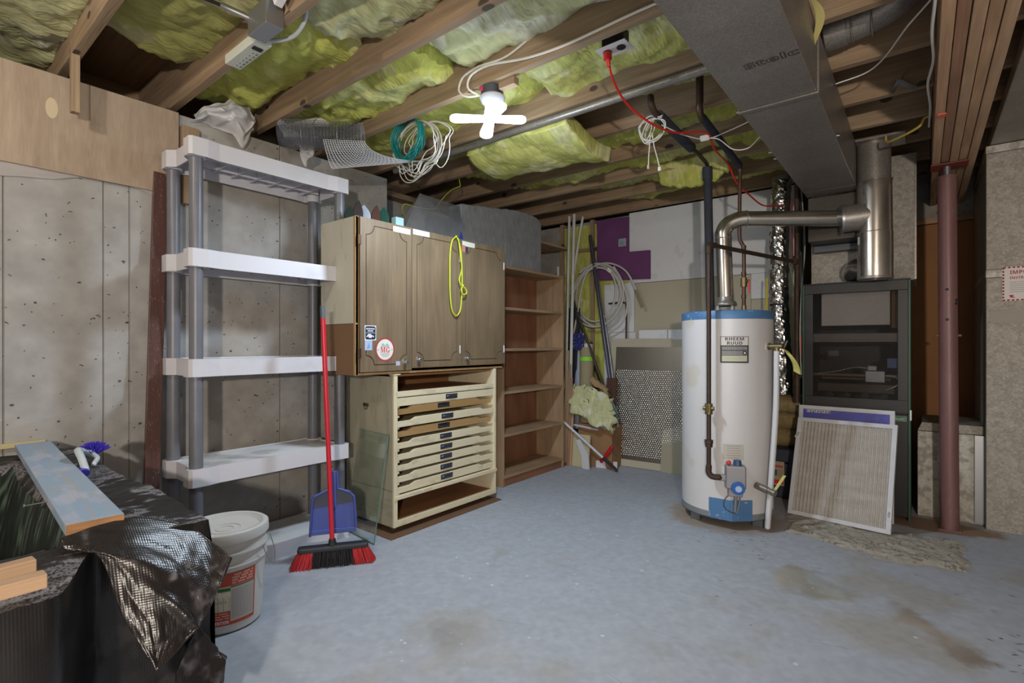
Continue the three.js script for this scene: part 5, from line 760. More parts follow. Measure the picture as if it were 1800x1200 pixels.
  const tx = canvasTex(256, 256, (c) => { c.fillStyle = '#b5303e'; c.fillRect(0, 0, 256, 256); c.fillStyle = '#d6dcd4'; c.beginPath(); c.arc(128, 128, 112, 0, 7); c.fill(); c.fillStyle = '#9fb0a8'; c.beginPath(); c.moveTo(70, 92); c.lineTo(100, 56); c.lineTo(128, 84); c.lineTo(156, 56); c.lineTo(186, 92); c.fill(); c.fillStyle = '#c8202c'; c.font = 'bold 76px serif'; c.textAlign = 'center'; c.fillText('MG', 128, 160); c.fillRect(70, 98, 116, 5); c.fillRect(70, 168, 116, 4); c.fillStyle = '#6d7f78'; for (let i = 0; i < 10; i++) { c.fillRect(70 + i * 12, 180, 8, 8); if (i > 1 && i < 8) c.fillRect(70 + i * 12, 197, 8, 8); } c.fillRect(26, 126, 22, 8); c.fillRect(210, 126, 22, 8); });
  part('sticker', frame(oval, [xs, 1.022, -1.728], X, Y), S({ map: tx, roughness: 0.5 }), t, { keepUV: true, label: 'round white sticker with a red border and red letters' });
  part('sticker', frame(new THREE.PlaneGeometry(0.028, 0.024), [xs, 0.945, -1.815], X, Y), S({ color: 0xb8b4cc, roughness: 0.6 }), t, { label: 'torn white sticker' });
  part('flag_sticker', frame(new THREE.PlaneGeometry(0.03, 0.04), [xs, 1.655, -2.335], X, Y), S({ color: 0xc07a66, roughness: 0.6 }), t); part('flag_sticker', frame(new THREE.PlaneGeometry(0.022, 0.034), [xs, 1.65, -2.362], X, Y), S({ color: 0x2a2c5a, roughness: 0.6 }), t);
}
{
  const x = -2.246; const L = [[x, 1.718, -2.262], [x, 1.69, -2.225], [x, 1.62, -2.205], [x, 1.48, -2.201], [x, 1.33, -2.206], [x, 1.25, -2.225], [x, 1.226, -2.256], [x, 1.25, -2.285], [x, 1.33, -2.302], [x, 1.45, -2.308], [x + 0.004, 1.56, -2.30], [x + 0.004, 1.65, -2.288], [x, 1.705, -2.268], [x - 0.012, 1.722, -2.264]];
  one('looped_cord', [tube(L, 0.0045, { rad: 8, n: 120 }), tube([[x + 0.006, 1.70, -2.27], [x + 0.008, 1.60, -2.285], [x + 0.008, 1.52, -2.297], [x + 0.008, 1.45, -2.275], [x + 0.01, 1.42, -2.285], [x + 0.012, 1.40, -2.325], [x + 0.014, 1.375, -2.335], [x + 0.012, 1.36, -2.305], [x + 0.01, 1.39, -2.29], [x + 0.01, 1.42, -2.31]], 0.0042, { rad: 8, n: 80 })], M.yellowCord, 'bright yellow looped cord hanging down the cabinet doors', 'cord');
}
// on top of the cabinet
{
  const leaf = (w, h) => { const s = new THREE.Shape(); s.moveTo(-w * 0.35, 0); s.lineTo(w * 0.4, 0); s.bezierCurveTo(w * 0.7, h * 0.45, w * 0.4, h * 0.75, w * 0.12, h); s.bezierCurveTo(-w * 0.3, h * 0.8, -w * 0.7, h * 0.4, -w * 0.35, 0); return ext(s, 0.006, 0.0012); };
  for (const [z, w, h, c, l, dx] of [[-1.60, 0.05, 0.075, 0x1d2b26, 'dark green pointed glass piece on the cabinet, closest to the shelving post', 0], [-1.645, 0.055, 0.115, 0x2b1f1a, 'tall dark brown pointed glass piece on the cabinet beside the white one', 0.01], [-1.70, 0.085, 0.105, 0xa9b6c8, 'frosted white pointed glass piece on the cabinet', -0.02], [-1.762, 0.055, 0.112, 0x46261a, 'reddish brown pointed glass piece on the cabinet', 0.01], [-1.828, 0.07, 0.12, 0x1f4a40, 'green pointed glass piece on the cabinet, beside the small blue box', -0.01]])
    one('pointed_bottle_shard', frame(flat(leaf(w, h)), [-2.40 + dx, 1.716, z], [0.55 - 30 * dx, 0, -1], [0.02, 1, 0]), PH({ color: c, roughness: 0.55, specularIntensity: 0.25 }), l, 'glass', { group: 'pointed glass pieces on the cabinet' });
  one('small_box', [b2(-2.37, -2.33, 1.716, 1.776, -1.858, -1.915, 0.002), b2(-2.329, -2.328, 1.728, 1.764, -1.872, -1.90)], S({ color: 0x9cc0c6, roughness: 0.6 }), 'small pale blue card box on the cabinet', 'box');
  const plas = PH({ color: 0xdfe2e8, transmission: 0.9, thickness: 0, roughness: 0.06, ior: 1.45 });
  const P = [[-2.42, 1.72, -1.98], [-2.36, 1.716, -2.12], [-2.34, 1.716, -2.42], [-2.55, 1.716, -2.46], [-2.57, 1.72, -2.02], [-2.44, 1.99, -2.13], [-2.40, 1.93, -2.20], [-2.44, 1.985, -2.36], [-2.46, 1.99, -2.50], [-2.38, 1.84, -2.10], [-2.36, 1.82, -2.44]];
  const T = [[0, 9, 5], [0, 1, 9], [9, 6, 5], [1, 6, 9], [1, 10, 6], [1, 2, 10], [6, 10, 7], [10, 8, 7], [2, 8, 10], [5, 6, 7], [2, 3, 8], [3, 4, 5], [3, 5, 7], [3, 7, 8], [4, 0, 5]];
  const q = []; for (const f of T) for (const k of f) q.push(...P[k]); const g = new THREE.BufferGeometry(); g.setAttribute('position', new THREE.Float32BufferAttribute(q, 3)); g.computeVertexNormals();
  const b = thing('plastic_bag', 'clear plastic bag slumped on the cabinet beside the grey slab', 'bag'); part('film', g, plas, b);
  part('label', frame(ext([[0, 0], [0.05, 0], [0.045, 0.035], [0.03, 0.07], [0.02, 0.04]], 0.001), [-2.335, 1.718, -2.36], [0, 0, -1], [0, 1, 0]), S({ color: 0x2c3f86, roughness: 0.5 }), b, { label: 'blue printed corner' });
  const slab = S({ map: tex(512, 512, 0.5, 0.5, (u, v) => { const k = 0.5 * pa(u, v, 46, 10, 681) + 0.5 * pf(u, v, 10, 4, 682); return mix([112, 114, 118], [146, 148, 150], k); }), roughness: 0.9, bumpMap: woolBump, bumpScale: 0.004 });
  const edge = (z0, z1, f) => { const p = [[0, 0], [z0 - z1, 0]], n = 16; for (let i = n; i >= 0; i--) { const s = i / n; p.push([(z0 - z1) * s + 0.004 * n3(i * 0.9, z0 * 9, 2), f(s) + 0.008 * n3(i * 0.7, z0 * 5, 1)]); } return p; };
  const s1 = frame(flat(ext(edge(-2.50, -2.975, (s) => 0.29 + 0.06 * s), 0.11, 0.006)), [-2.56, 1.717, -2.50], [0, 0, -1], [0, 1, 0]), s2 = frame(flat(ext(edge(-2.98, -3.45, (s) => 0.44 + 0.02 * Math.sin(s * 3) - 0.03 * sm(0.88, 1, s)), 0.11, 0.006)), [-2.565, 1.6315, -2.98], [0, 0, -1], [0, 1, 0]);
  const so = thing('fibre_slab', 'thick grey fibre slab standing on the cabinet and bookcase', 'slab'); part('slab_half', s1, slab, so); part('slab_half', s2, slab, so);
}
// ---------------------------------------------------------------- bookcase
{
  const t = thing('bookcase', 'open oak bookcase with five bare shelves', 'bookcase');
  const xf = -2.39, xb = -2.67, z0 = -2.88, z1 = -3.70, yT = 1.63;
  const oak = S({ map: woodTex(691, [172, 146, 116], [142, 114, 86], { knots: 0, su: 0.9, sv: 0.2 }), bumpMap: GB, bumpScale: 0.0003, roughness: 0.6 }), red = S({ map: woodTex(695, [144, 100, 74], [118, 80, 58], { knots: 0, su: 1, sv: 0.3 }), roughness: 0.65 });
  part('side_panel', b2(xb, xf, 0, yT, z0, z0 - 0.02, 0.0015), oak, t, { grain: 'y' }); part('side_panel', b2(xb, xf, 0, yT, z1 + 0.02, z1, 0.0015), oak, t, { grain: 'y' });
  part('back_panel', b2(xb, xb + 0.006, 0.03, yT, z0 - 0.02, z1 + 0.02), red, t, { grain: 'y', label: 'reddish brown back' }); part('top_board', b2(xb, xf, yT - 0.02, yT, z0 - 0.02, z1 + 0.02, 0.0015), oak, t, { grain: 'z' });
  for (const y of [1.325, 1.02, 0.702, 0.386, 0.082]) part('shelf', b2(xb + 0.006, xf - 0.002, y - 0.02, y, z0 - 0.02, z1 + 0.02, 0.0015), oak, t, { grain: 'z' });
  part('plinth', b2(xf - 0.03, xf - 0.012, 0, 0.062, z0 - 0.02, z1 + 0.02), red, t, { grain: 'z' });
}
one('rear_shelf_board', b2(-2.95, -2.68, 1.965, 1.985, -3.72, -4.22, 0.002), M.beam[2], 'pale wooden shelf board high in the dark recess behind the bookcase', 'shelf', { grain: 'z' });
// ---------------------------------------------------------------- clutter in the back corner
{
  const W = S({ color: 0xbdbcb8, roughness: 0.5 }), pole = (n, a, b, r, m, l, c, seg = 14) => one(n, rod(a, b, r, seg), m, l, c);
  pole('plastic_pipe', [-2.47, 0.0, -3.83], [-2.475, 2.20, -3.92], 0.012, W, 'tall white plastic pipe standing beside the bookcase, the straightest of three', 'pipe');
  pole('plastic_pipe', [-2.43, 0.0, -3.84], [-2.43, 2.215, -3.93], 0.014, W, 'tall white plastic pipe in the corner, the thickest of three', 'pipe');
  one('plastic_pipe', tube([[-2.45, 0.0, -3.90], [-2.46, 1.2, -3.93], [-2.45, 1.6, -3.94], [-2.40, 1.95, -3.95], [-2.36, 2.18, -3.96]], 0.011, { rad: 12, n: 40 }), W, 'tall white plastic pipe that bends over near its top', 'pipe');
  pole('plastic_pipe', [-2.51, 0.0, -3.76], [-2.53, 1.74, -3.82], 0.011, W, 'shorter white pipe tight against the bookcase side', 'pipe');
  const blk = S({ color: 0x23242c, roughness: 0.5 });
  pole('dark_tube', [-2.06, 0.45, -3.99], [-2.40, 2.06, -4.16], 0.016, S({ color: 0x555663, roughness: 0.35, metalness: 0.5 }), 'long grey metal tube leaning through the white pipe coil', 'tube');
  one('metal_conduit', tube([[-2.40, 2.0, -4.185], [-2.2, 1.1, -4.12], [-2.1, 0.68, -4.05], [-2.03, 0.35, -3.99]], 0.012, { rad: 10 }), S({ color: 0x8f9098, roughness: 0.35, metalness: 0.6 }), 'thin bent conduit beside the long grey tube', 'conduit');
  pole('iron_rod', [-2.08, 0.55, -3.93], [-2.50, 1.50, -3.99], 0.012, S({ color: 0x362c28, roughness: 0.6 }), 'dark iron rod leaning from the coil towards the scraps', 'rod');
  pole('cane', [-2.52, 0.50, -3.84], [-2.41, 1.47, -4.0], 0.008, S({ color: 0xb4a68c, roughness: 0.7 }), 'thin pale cane leaning in the corner', 'cane');
  one('post_base', [b2(-2.52, -2.42, 0.0, 1.38, -4.02, -3.96, 0.004)], blk, 'dark painted post standing behind the white pipes', 'post');
  // coil of white pipe on the wall
  const coil = thing('pipe_coil', 'coil of white flexible pipe hung on the back wall', 'coil'), pts = [];
  for (let i = 0; i <= 5 * 28; i++) { const a = i / 28 * 6.2832 + 2.2, k = i / 140, r = 1 + 0.10 * Math.sin(i * 0.11) ; pts.push([-2.325 + 0.235 * r * Math.cos(a) + 0.02 * Math.sin(i * 0.3), 1.50 + 0.275 * r * Math.sin(a) + 0.012 * Math.sin(i * 0.21), -4.175 + 0.05 * k]); }
  part('loops', tube(pts, 0.0085, { rad: 8, n: 420 }), W, coil);
  part('loose_end', tube([[-2.50, 1.45, -4.12], [-2.40, 1.72, -4.12], [-2.22, 1.78, -4.12], [-2.03, 1.70, -4.12], [-1.93, 1.52, -4.13], [-1.88, 1.38, -4.14]], 0.0085, { rad: 8, n: 50 }), W, coil); part('loose_end', tube([[-2.14, 1.74, -4.13], [-2.06, 1.6, -4.13], [-2.01, 1.42, -4.13], [-2.06, 1.24, -4.13], [-2.22, 1.14, -4.13]], 0.0085, { rad: 8, n: 50 }), W, coil);
  part('frayed_tip', rod([-1.93, 1.52, -4.13], [-1.875, 1.37, -4.14], 0.011, 10), S({ color: 0x8d8068, roughness: 0.8 }), coil); part('tape_wrap', frame(bx(0.05, 0.03, 0.04, 0, 0, 0, 0.01), [-2.19, 1.715, -4.14], [1, -0.8, 0], [0, 0, 1]), M.whiteWire, coil);
  one('bent_bar', tube([[-2.22, 1.42, -4.19], [-2.08, 1.425, -4.19], [-2.055, 1.42, -4.19], [-2.05, 1.39, -4.19], [-2.05, 0.9, -4.18], [-2.05, 0.45, -4.16]], 0.008, { rad: 8, n: 40, tension: 0.1 }), S({ color: 0x3d342e, roughness: 0.6 }), 'dark square-bent bar hooked on the back wall', 'bar');
  const tb = thing('cardboard_tube', 'fat tan cardboard tube with a bright green band', 'tube');
  part('tube', rod([-2.315, 0.36, -3.94], [-2.335, 1.02, -3.99], 0.062, 28), S({ color: 0x8d8468, roughness: 0.85 }), tb); part('green_band', rod([-2.3305, 0.90, -3.9808], [-2.3320, 0.935, -3.9835], 0.0632, 28), S({ color: 0x7fce2e, roughness: 0.6 }), tb); part('roll_end', [rod([-2.335, 1.0, -3.989], [-2.3365, 1.05, -3.993], 0.054, 24), rod([-2.3365, 1.05, -3.993], [-2.337, 1.056, -3.9935], 0.03, 20)], S({ color: 0xbab6ac, roughness: 0.8 }), tb);
  one('wallpaper_roll', rod([-2.41, 0.3, -3.96], [-2.43, 1.02, -4.01], 0.036, 20), S({ color: 0x8f96a6, roughness: 0.6 }), 'bluish grey roll behind the cardboard tube', 'roll');
  one('crumpled_sheet', facet(solidSheet(10, 8, (u, v) => [-2.45 + 0.12 * u, 1.0 + 0.15 * v, -3.93 + 0.04 * fb(u * 4, v * 4, 2)], 0.002)), S({ color: 0x2a3068, roughness: 0.4 }), 'crumpled dark blue plastic in the corner', 'plastic');
  one('wool_scrap', solidSheet(30, 22, (u, v) => { const x = -2.44 + 0.40 * u, r = 0.035 * fb(u * 4, v * 4, 8); return [x + r + 0.06 * v, 0.66 - 0.20 * u * 0.8 - 0.19 * v + 0.10 * Math.sin(u * 2.6) * (1 - v) + 0.015 * fb(u * 7, v * 7, 2), -3.90 + 0.09 * v + 0.02 * fb(u * 5, v * 5, 5)]; }, 0.045), M.insul[3], 'scrap of pale yellow glass wool lying on the corner clutter', 'insulation');
  const cb = S({ map: tex(256, 256, 0.5, 0.5, (u, v) => mix([132, 100, 70], [150, 116, 82], pf(u, v, 5, 4, 711))), roughness: 0.85 });
  const box = thing('cardboard_box', 'battered brown cardboard box under the wool scrap', 'box'); part('body', b2(-2.36, -2.03, 0.0, 0.36, -4.16, -3.88, 0.004), cb, box);
  { const f = bx(0.14, 0.11, 0.004, 0, 0.055, 0); f.rotateX(0.4); f.translate(-2.12, 0.36, -3.885); part('flap', f, cb, box); const f2 = bx(0.12, 0.13, 0.004, 0, 0.06, 0); f2.rotateX(-0.3); f2.translate(-2.18, 0.52, -3.96); part('flap', f2, S({ color: 0x4a382c, roughness: 0.9 }), box); }
  one('kraft_wrap', facet(solidSheet(8, 6, (u, v) => [-2.24 + 0.16 * u, 0.70 - 0.1 * u + 0.07 * v + 0.03 * fb(u * 3, v * 3, 3), -3.93 + 0.05 * Math.sin(v * 3)], 0.02)), S({ color: 0x927a58, roughness: 0.8 }), 'crumpled brown paper wad against the cardboard tube', 'paper');
  one('dark_plank', frame(bx(0.10, 0.40, 0.02, 0, 0.2, 0, 0.002), [-2.10, 0.36, -3.98], [1, 0, 0.1], [-0.12, 1, -0.1]), S({ map: woodTex(715, [92, 62, 44], [66, 44, 32], { knots: 0 }), roughness: 0.7 }), 'dark brown wood offcut behind the wool scrap', 'offcut', { grain: 'y' });
  one('blue_hose', [0, 1, 2].map((i) => tube([[-2.2, 0.60 - i * 0.012, -3.95], [-2.1, 0.585 - i * 0.014, -3.93 + 0.008 * i], [-2.03, 0.53 - i * 0.018, -3.92], [-2.01, 0.42 - i * 0.012, -3.93]], 0.008, { rad: 8 })), S({ color: 0x4f7d8c, roughness: 0.4 }), 'coiled teal hose tucked behind the wool scrap', 'hose');
  // in front, low
  one('board_offcut', frame(bx(0.27, 0.275, 0.012, 0.135, 0.1375, 0, 0.001), [-2.475, 0.0, -3.80], [1, 0, 0.02], [0, 1, -0.12]), S({ color: 0xb8b090, roughness: 0.85 }), 'square cream board offcut leaning low in the corner', 'board');
  one('white_offcut', frame(ext([[0, 0], [0.07, 0], [0.05, 0.12], [-0.05, 0.24], [-0.09, 0.22], [-0.02, 0.1]], 0.012, 0.001), [-2.24, 0.0, -3.765], [1, 0, 0.1], [0, 1, -0.12]), S({ color: 0xc4c6ca, roughness: 0.7 }), 'slim white offcut in front of the cream board', 'offcut');
  one('white_offcut', frame(bx(0.18, 0.06, 0.02, 0.09, 0.03, 0, 0.002), [-2.17, 0.0, -3.86], [1, 0, -0.35], [0, 1, -0.1]), S({ color: 0xc4c6ca, roughness: 0.7 }), 'white trim offcut lying on the floor by the roller pole', 'offcut');
  const rp = thing('extension_pole', 'white painting pole with a black grip lying slanted to the floor', 'pole'); part('pole', rod([-2.53, 0.455, -3.74], [-2.06, 0.10, -3.80], 0.011, 14), S({ color: 0xc2c6d2, roughness: 0.4 }), rp); part('grip', rod([-2.07, 0.108, -3.80], [-1.945, 0.014, -3.815], 0.014, 14, 0.012), M.rubber, rp, { label: 'black rubber grip' });
  pole('white_rod', [-2.40, 0.345, -3.85], [-2.13, 0.33, -3.82], 0.009, S({ color: 0xc2c6d2, roughness: 0.4 }), 'short white rod under the wool scrap', 'rod');
  for (let i = 0; i < 4; i++) one('moulding_strip', frame(bx(0.022, 1.0 - i * 0.12, 0.008, 0, 0.5 - i * 0.06, 0, 0.001), [-2.43 + i * 0.018, 0.0, -3.745 - i * 0.012], [1, 0, 0], [-0.12 - 0.02 * i, 1, -0.08]), [M.joist[0], M.joist[3], M.beam[1], M.beam[0]][i], ['weathered grey wood strip leaning beside the bookcase', 'dark brown wood strip leaning beside the bookcase', 'reddish wood strip leaning beside the bookcase', 'pale pinkish wood strip leaning beside the bookcase'][i], 'strip', { grain: 'y', group: 'wood strips beside the bookcase' });
  one('red_grip_tool', tube([[-2.12, 0.06, -3.865], [-2.07, 0.12, -3.86], [-2.02, 0.19, -3.862]], 0.016, { rad: 10 }), S({ color: 0xb81c24, roughness: 0.4 }), 'red plastic tool poking out by the cardboard box', 'tool');
  // leaning sheets
  const lean = thing('bubble_foil_sheet', 'wide board faced with silver bubble foil leaning on the back wall', 'sheet');
  const o = [-2.178, 0.003, -4.035], Xx = [1, 0, -0.06], Yy = [0.115, 1.1, -0.135], F = (g) => frame(flat(g), o, Xx, Yy);
  part('board', F(b2(0, 0.86, 0, 1.105, -0.006, 0, 0.001)), M.buffBoard, lean);
  part('silver_film', F(b2(0.055, 0.80, 0.06, 1.03, 0.0003, 0.002)), S({ color: 0x857f75, metalness: 0.85, roughness: 0.35 }), lean);
  { const g0 = new THREE.SphereGeometry(0.0085, 8, 3, 0, 6.2832, 0, 1.35); g0.rotateX(Math.PI / 2); g0.scale(1, 1, 0.5); const q = []; for (let j = 0; j < 44; j++) for (let i = 0; i < 36; i++) { const x = 0.07 + i * 0.0195 + (j % 2) * 0.00975, y = 0.10 + j * 0.0168; if (x > 0.78 || (x > 0.62 && y < 0.16)) continue; q.push(g0.clone().translate(x + rr(-0.001, 0.001), y, 0.002)); } part('bubbles', F(q), S({ color: 0xc8c6c2, metalness: 0.9, roughness: 0.32 }), lean, { kind: 'stuff', label: 'silver bubbles' }); }
  one('card_sheet', frame(bx(0.42, 0.64, 0.006, 0.21, 0.32, 0, 0.001), [-1.68, 0.0, -4.055], [1, 0, -0.05], [0.24, 1.0, -0.16]), S({ color: 0x9c9684, roughness: 0.85 }), 'plain grey card sheet leaning in front of the bubble foil', 'card');
  for (const [x0, x1, l] of [[-1.935, -1.678, 'white foam strip on the wall ledge above the foil sheet, the longer piece'], [-1.672, -1.42, 'white foam strip on the wall ledge above the foil sheet, the piece towards the tank']]) one('foam_strip', b2(x0, x1, 1.09, 1.175, -4.228, -4.195, 0.004), M.whiteBoard, l, 'strip');
}
// ---------------------------------------------------------------- under the ceiling
{
  const t = thing('led_lamp', 'glowing white four-leaf LED lamp on a joist', 'lamp');
  const x = -1.56, z = -1.79, em = S({ color: 0xffffff, emissive: new THREE.Color(0.93, 0.97, 1.0), emissiveIntensity: 3.0, roughness: 0.4 });
  const by = S({ color: 0xb8bcc6, roughness: 0.5 });
  part('junction_box', [cyl(0.052, 0.04, x + 0.01, 2.214, z, 8)], S({ color: 0x5f6570, roughness: 0.45, metalness: 0.5 }), t); part('lamp_holder', lathe([[0, 2.194], [0.055, 2.194], [0.06, 2.186], [0.05, 2.166], [0.03, 2.15], [0, 2.15]], 28).translate(x + 0.012, 0, z), by, t); part('red_cap', b2(x - 0.012, x + 0.004, 2.205, 2.222, z + 0.05, z + 0.06, 0.002), S({ color: 0xd83a78, roughness: 0.5 }), t);
  part('heat_sink', lathe([[0, 2.152], [0.024, 2.152], [0.028, 2.12], [0.034, 2.10], [0.02, 2.088], [0, 2.086]], 24).translate(x, 0, z), em, t);
  const leaf = (yaw, tilt, len) => { const s = new THREE.Shape(); s.moveTo(0.012, -0.02); s.lineTo(len - 0.03, -0.032); s.absarc(len - 0.03, 0, 0.032, -Math.PI / 2, Math.PI / 2, false); s.lineTo(0.012, 0.02); const g = ext(s, 0.012, 0.003); g.rotateX(Math.PI / 2); g.rotateZ(tilt); g.rotateY(yaw); g.translate(x, 2.10, z); return g; };
  const R = Math.atan2(0.6247, 0.7809);   // screen right, in plan
  for (const [a, tl, l] of [[R + 0.12, 0.02, 0.165], [R + Math.PI + 0.1, -0.03, 0.185], [R + Math.PI / 2 + 0.2, -0.14, 0.16], [R - Math.PI / 2 + 0.35, 0.0, 0.16]]) part('led_leaf', leaf(a, tl, l), em, t, { label: 'glowing LED leaf' });
  part('tip', rod([x + 0.02, 2.09, z + 0.03], [x + 0.025, 2.062, z + 0.03], 0.02, 16), em, t);
}
one('joist_block', b2(-1.49, -1.40, 2.20, 2.234, -1.80, -1.765, 0.002), M.joist[2], 'small wooden block nailed under the joist beside the lamp', 'block', { grain: 'x' });
{
  const t = thing('ceiling_bulb', 'bare warm bulb in a porcelain holder over the covered crate', 'bulb'), x = -1.9, y = 2.235, z = 0.2;
  part('holder', lathe([[0, y - 0.001], [0.055, y - 0.001], [0.055, y - 0.012], [0.03, y - 0.03], [0.022, y - 0.045], [0, y - 0.045]], 28).translate(x, 0, z), M.whitePlastic, t);
  const s = new THREE.SphereGeometry(0.03, 24, 16); s.translate(x, 2.13, z); part('glass_bulb', [s, rod([x, y - 0.045, z], [x, 2.15, z], 0.014, 16)], S({ color: 0xffffff, emissive: BULB_COLOR, emissiveIntensity: 6, roughness: 0.4 }), t);
}
{
  const t = thing('work_lamp', 'bare bulb work lamp on a thin black stand with a round base', 'lamp'), x = 0.8, z = 1.1;
  part('base', lathe([[0, 0.03], [0.12, 0.02], [0.14, 0.008], [0.14, 0.0], [0, 0.0]], 32).translate(x, 0, z), M.black, t); part('pole', rod([x, 0.02, z], [x, 1.24, z], 0.011, 14), M.black, t); part('socket', rod([x, 1.22, z], [x, 1.268, z], 0.02, 16), M.black, t);
  const s = new THREE.SphereGeometry(0.045, 24, 16); s.translate(x, 1.31, z); part('glass_bulb', s, S({ color: 0xffffff, emissive: BULB_COLOR, emissiveIntensity: 6, roughness: 0.4 }), t);
}
{
  const w = (n, paths, r, m, l, c) => one(n, paths.map((p) => tube(p, r, { rad: 8, n: p.length * 10 })), m, l, c);
  const zj = -1.736;
  w('lamp_cable', [[[-0.60, 2.28, zj], [-0.75, 2.30, zj], [-1.023, 2.375, zj], [-1.24, 2.356, zj], [-1.424, 2.31, zj], [-1.60, 2.32, zj], [-1.69, 2.30, zj], [-1.71, 2.25, zj], [-1.67, 2.215, zj - 0.01], [-1.60, 2.207, zj - 0.03]]], 0.0055, M.whiteWire, 'white cable along the joist, looping down to the LED lamp from higher up', 'cable');
  w('lamp_cable', [[[-0.60, 2.255, zj], [-0.787, 2.258, zj], [-1.141, 2.250, zj], [-1.314, 2.266, zj], [-1.55, 2.308, zj], [-1.63, 2.285, zj + 0.01], [-1.645, 2.24, zj + 0.008], [-1.61, 2.21, zj - 0.02]]], 0.0055, M.whiteWire, 'white cable stapled low on the joist beside the LED lamp', 'cable');
  w('red_extension_cord', [[[-0.985, 2.20, -1.858], [-1.0, 2.17, -1.90], [-1.02, 2.118, -2.08], [-0.974, 2.072, -2.28], [-0.931, 2.081, -2.45], [-0.85, 2.118, -2.64], [-0.862, 2.09, -2.8], [-0.895, 2.11, -3.20], [-0.885, 2.05, -3.27], [-0.85, 1.993, -3.5], [-0.821, 1.98, -3.75], [-0.74, 2.01, -3.93]]], 0.0048, M.redCord, 'red extension cord sagging from the ceiling outlet to the pipes', 'cord');
  w('conduit', [[[-2.75, 2.212, -2.19], [-0.58, 2.212, -2.20]]], 0.021, M.galv, 'long grey conduit clamped under a joist', 'conduit');
  const ph = [[-0.985, 2.15, -2.39], [-1.06, 2.18, -2.41], [-1.11, 2.14, -2.42], [-1.08, 2.07, -2.42], [-1.04, 2.11, -2.40], [-1.06, 2.17, -2.42], [-1.1, 2.10, -2.43], [-1.05, 2.06, -2.41], [-0.99, 2.08, -2.42], [-0.98, 2.14, -2.42], [-1.03, 2.16, -2.41], [-1.09, 2.12, -2.44], [-1.07, 2.06, -2.43], [-1.0, 2.09, -2.43]];
  const c = thing('phone_wire', 'tangle of thin white phone wire with dangling plugs', 'wire');
  part('tangle', [tube(ph, 0.003, { rad: 6, n: 150 }), tube(ph.map(([x, y, z], i) => [x + 0.012 * Math.sin(i * 2), y + 0.012 * Math.cos(i * 3), z - 0.01]).reverse(), 0.003, { rad: 6, n: 150 }), tube([[-1.055, 2.1, -2.42], [-1.058, 2.042, -2.42], [-1.062, 1.99, -2.42], [-1.064, 1.94, -2.42]], 0.003, { rad: 6 }), tube([[-1.045, 2.1, -2.42], [-1.034, 2.03, -2.42], [-1.018, 1.97, -2.42], [-1.007, 1.92, -2.42]], 0.003, { rad: 6 })], M.whiteWire, c);
  part('plug', b2(-1.071, -1.059, 1.925, 1.945, -2.426, -2.416, 0.002), S({ color: 0xb9a98a, roughness: 0.5 }), c); part('plug', b2(-1.014, -0.998, 1.902, 1.922, -2.428, -2.414, 0.003), M.whitePlastic, c);
  part('lead', [tube([[-0.99, 2.12, -2.41], [-0.93, 2.10, -2.55], [-0.86, 2.105, -2.68], [-0.75, 2.115, -2.67], [-0.64, 2.135, -2.66], [-0.574, 2.15, -2.66]], 0.003, { rad: 6 }), tube([[-0.87, 2.105, -2.66], [-0.81, 2.095, -2.69], [-0.749, 2.045, -2.75], [-0.681, 2.036, -2.75], [-0.63, 2.075, -2.75], [-0.576, 2.13, -2.75]], 0.003, { rad: 6 })], M.whiteWire, c); part('splice_tape', frame(bx(0.045, 0.03, 0.016, 0, 0, 0, 0.005), [-0.865, 2.102, -2.655], [1, 0.2, -0.6], [0, 1, 0]), M.whitePlastic, c);
  const o = thing('ceiling_outlet', 'white double socket plate under a joist with a red plug', 'outlet'); const ox = -0.955, oz = -1.845;
  part('box', b2(ox - 0.045, ox + 0.05, 2.226, 2.29, oz - 0.03, oz + 0.022, 0.003), M.black, o); part('cover_plate', b2(ox - 0.065, ox + 0.065, 2.222, 2.2265, oz - 0.04, oz + 0.04, 0.002), M.whitePlastic, o);
  for (const d of [-0.03, 0.03]) part('socket', cyl(0.018, 0.003, ox + d, 2.2205, oz, 18), M.black, o, { label: 'black socket face' }); part('plug', [rod([ox - 0.03, 2.221, oz - 0.0], [ox - 0.03, 2.195, oz - 0.004], 0.017, 14), rod([ox - 0.03, 2.197, oz - 0.004], [ox - 0.031, 2.17, oz - 0.012], 0.011, 12, 0.007)], M.redCord, o, { label: 'red plug' });
  const b = thing('junction_box', 'grey metal junction box on the joist above the power strip', 'junction box');
  part('box', b2(-1.94, -1.80, 2.185, 2.275, -0.93, -0.865, 0.003), M.steel, b); part('device', frame(bx(0.05, 0.11, 0.03, 0, 0, 0, 0.003), [-1.775, 2.30, -0.895], [1, 0.5, 0], [-0.3, 1, 0]), M.whitePlastic, b); part('connector', rod([-1.93, 2.25, -0.88], [-2.0, 2.29, -0.80], 0.011, 12), M.steel, b); part('cable', tube([[-2.0, 2.29, -0.80], [-2.05, 2.315, -0.76], [-2.1, 2.33, -0.70]], 0.007, { rad: 8 }), M.rubber, b);
  const p = thing('power_strip', 'cream power strip screwed under a joist', 'power strip'); const pm = S({ color: 0xc6cabf, roughness: 0.45 });
  const bd = part('body', b2(-2.225, -1.955, 2.195, 2.234, -0.965, -0.90, 0.006), pm, p); part('switch', b2(-2.02, -1.998, 2.190, 2.196, -0.95, -0.915, 0.001), M.black, p, { label: 'black rocker switch' });
  for (let i = 0; i < 6; i++) part('socket', [b2(-2.2 + i * 0.028, -2.198 + i * 0.028, 2.1935, 2.196, -0.955, -0.947), b2(-2.19 + i * 0.028, -2.188 + i * 0.028, 2.1935, 2.196, -0.955, -0.947), cyl(0.0022, 0.002, -2.194 + i * 0.028, 2.1945, -0.936, 8)], M.black, p, { label: 'socket slots' });
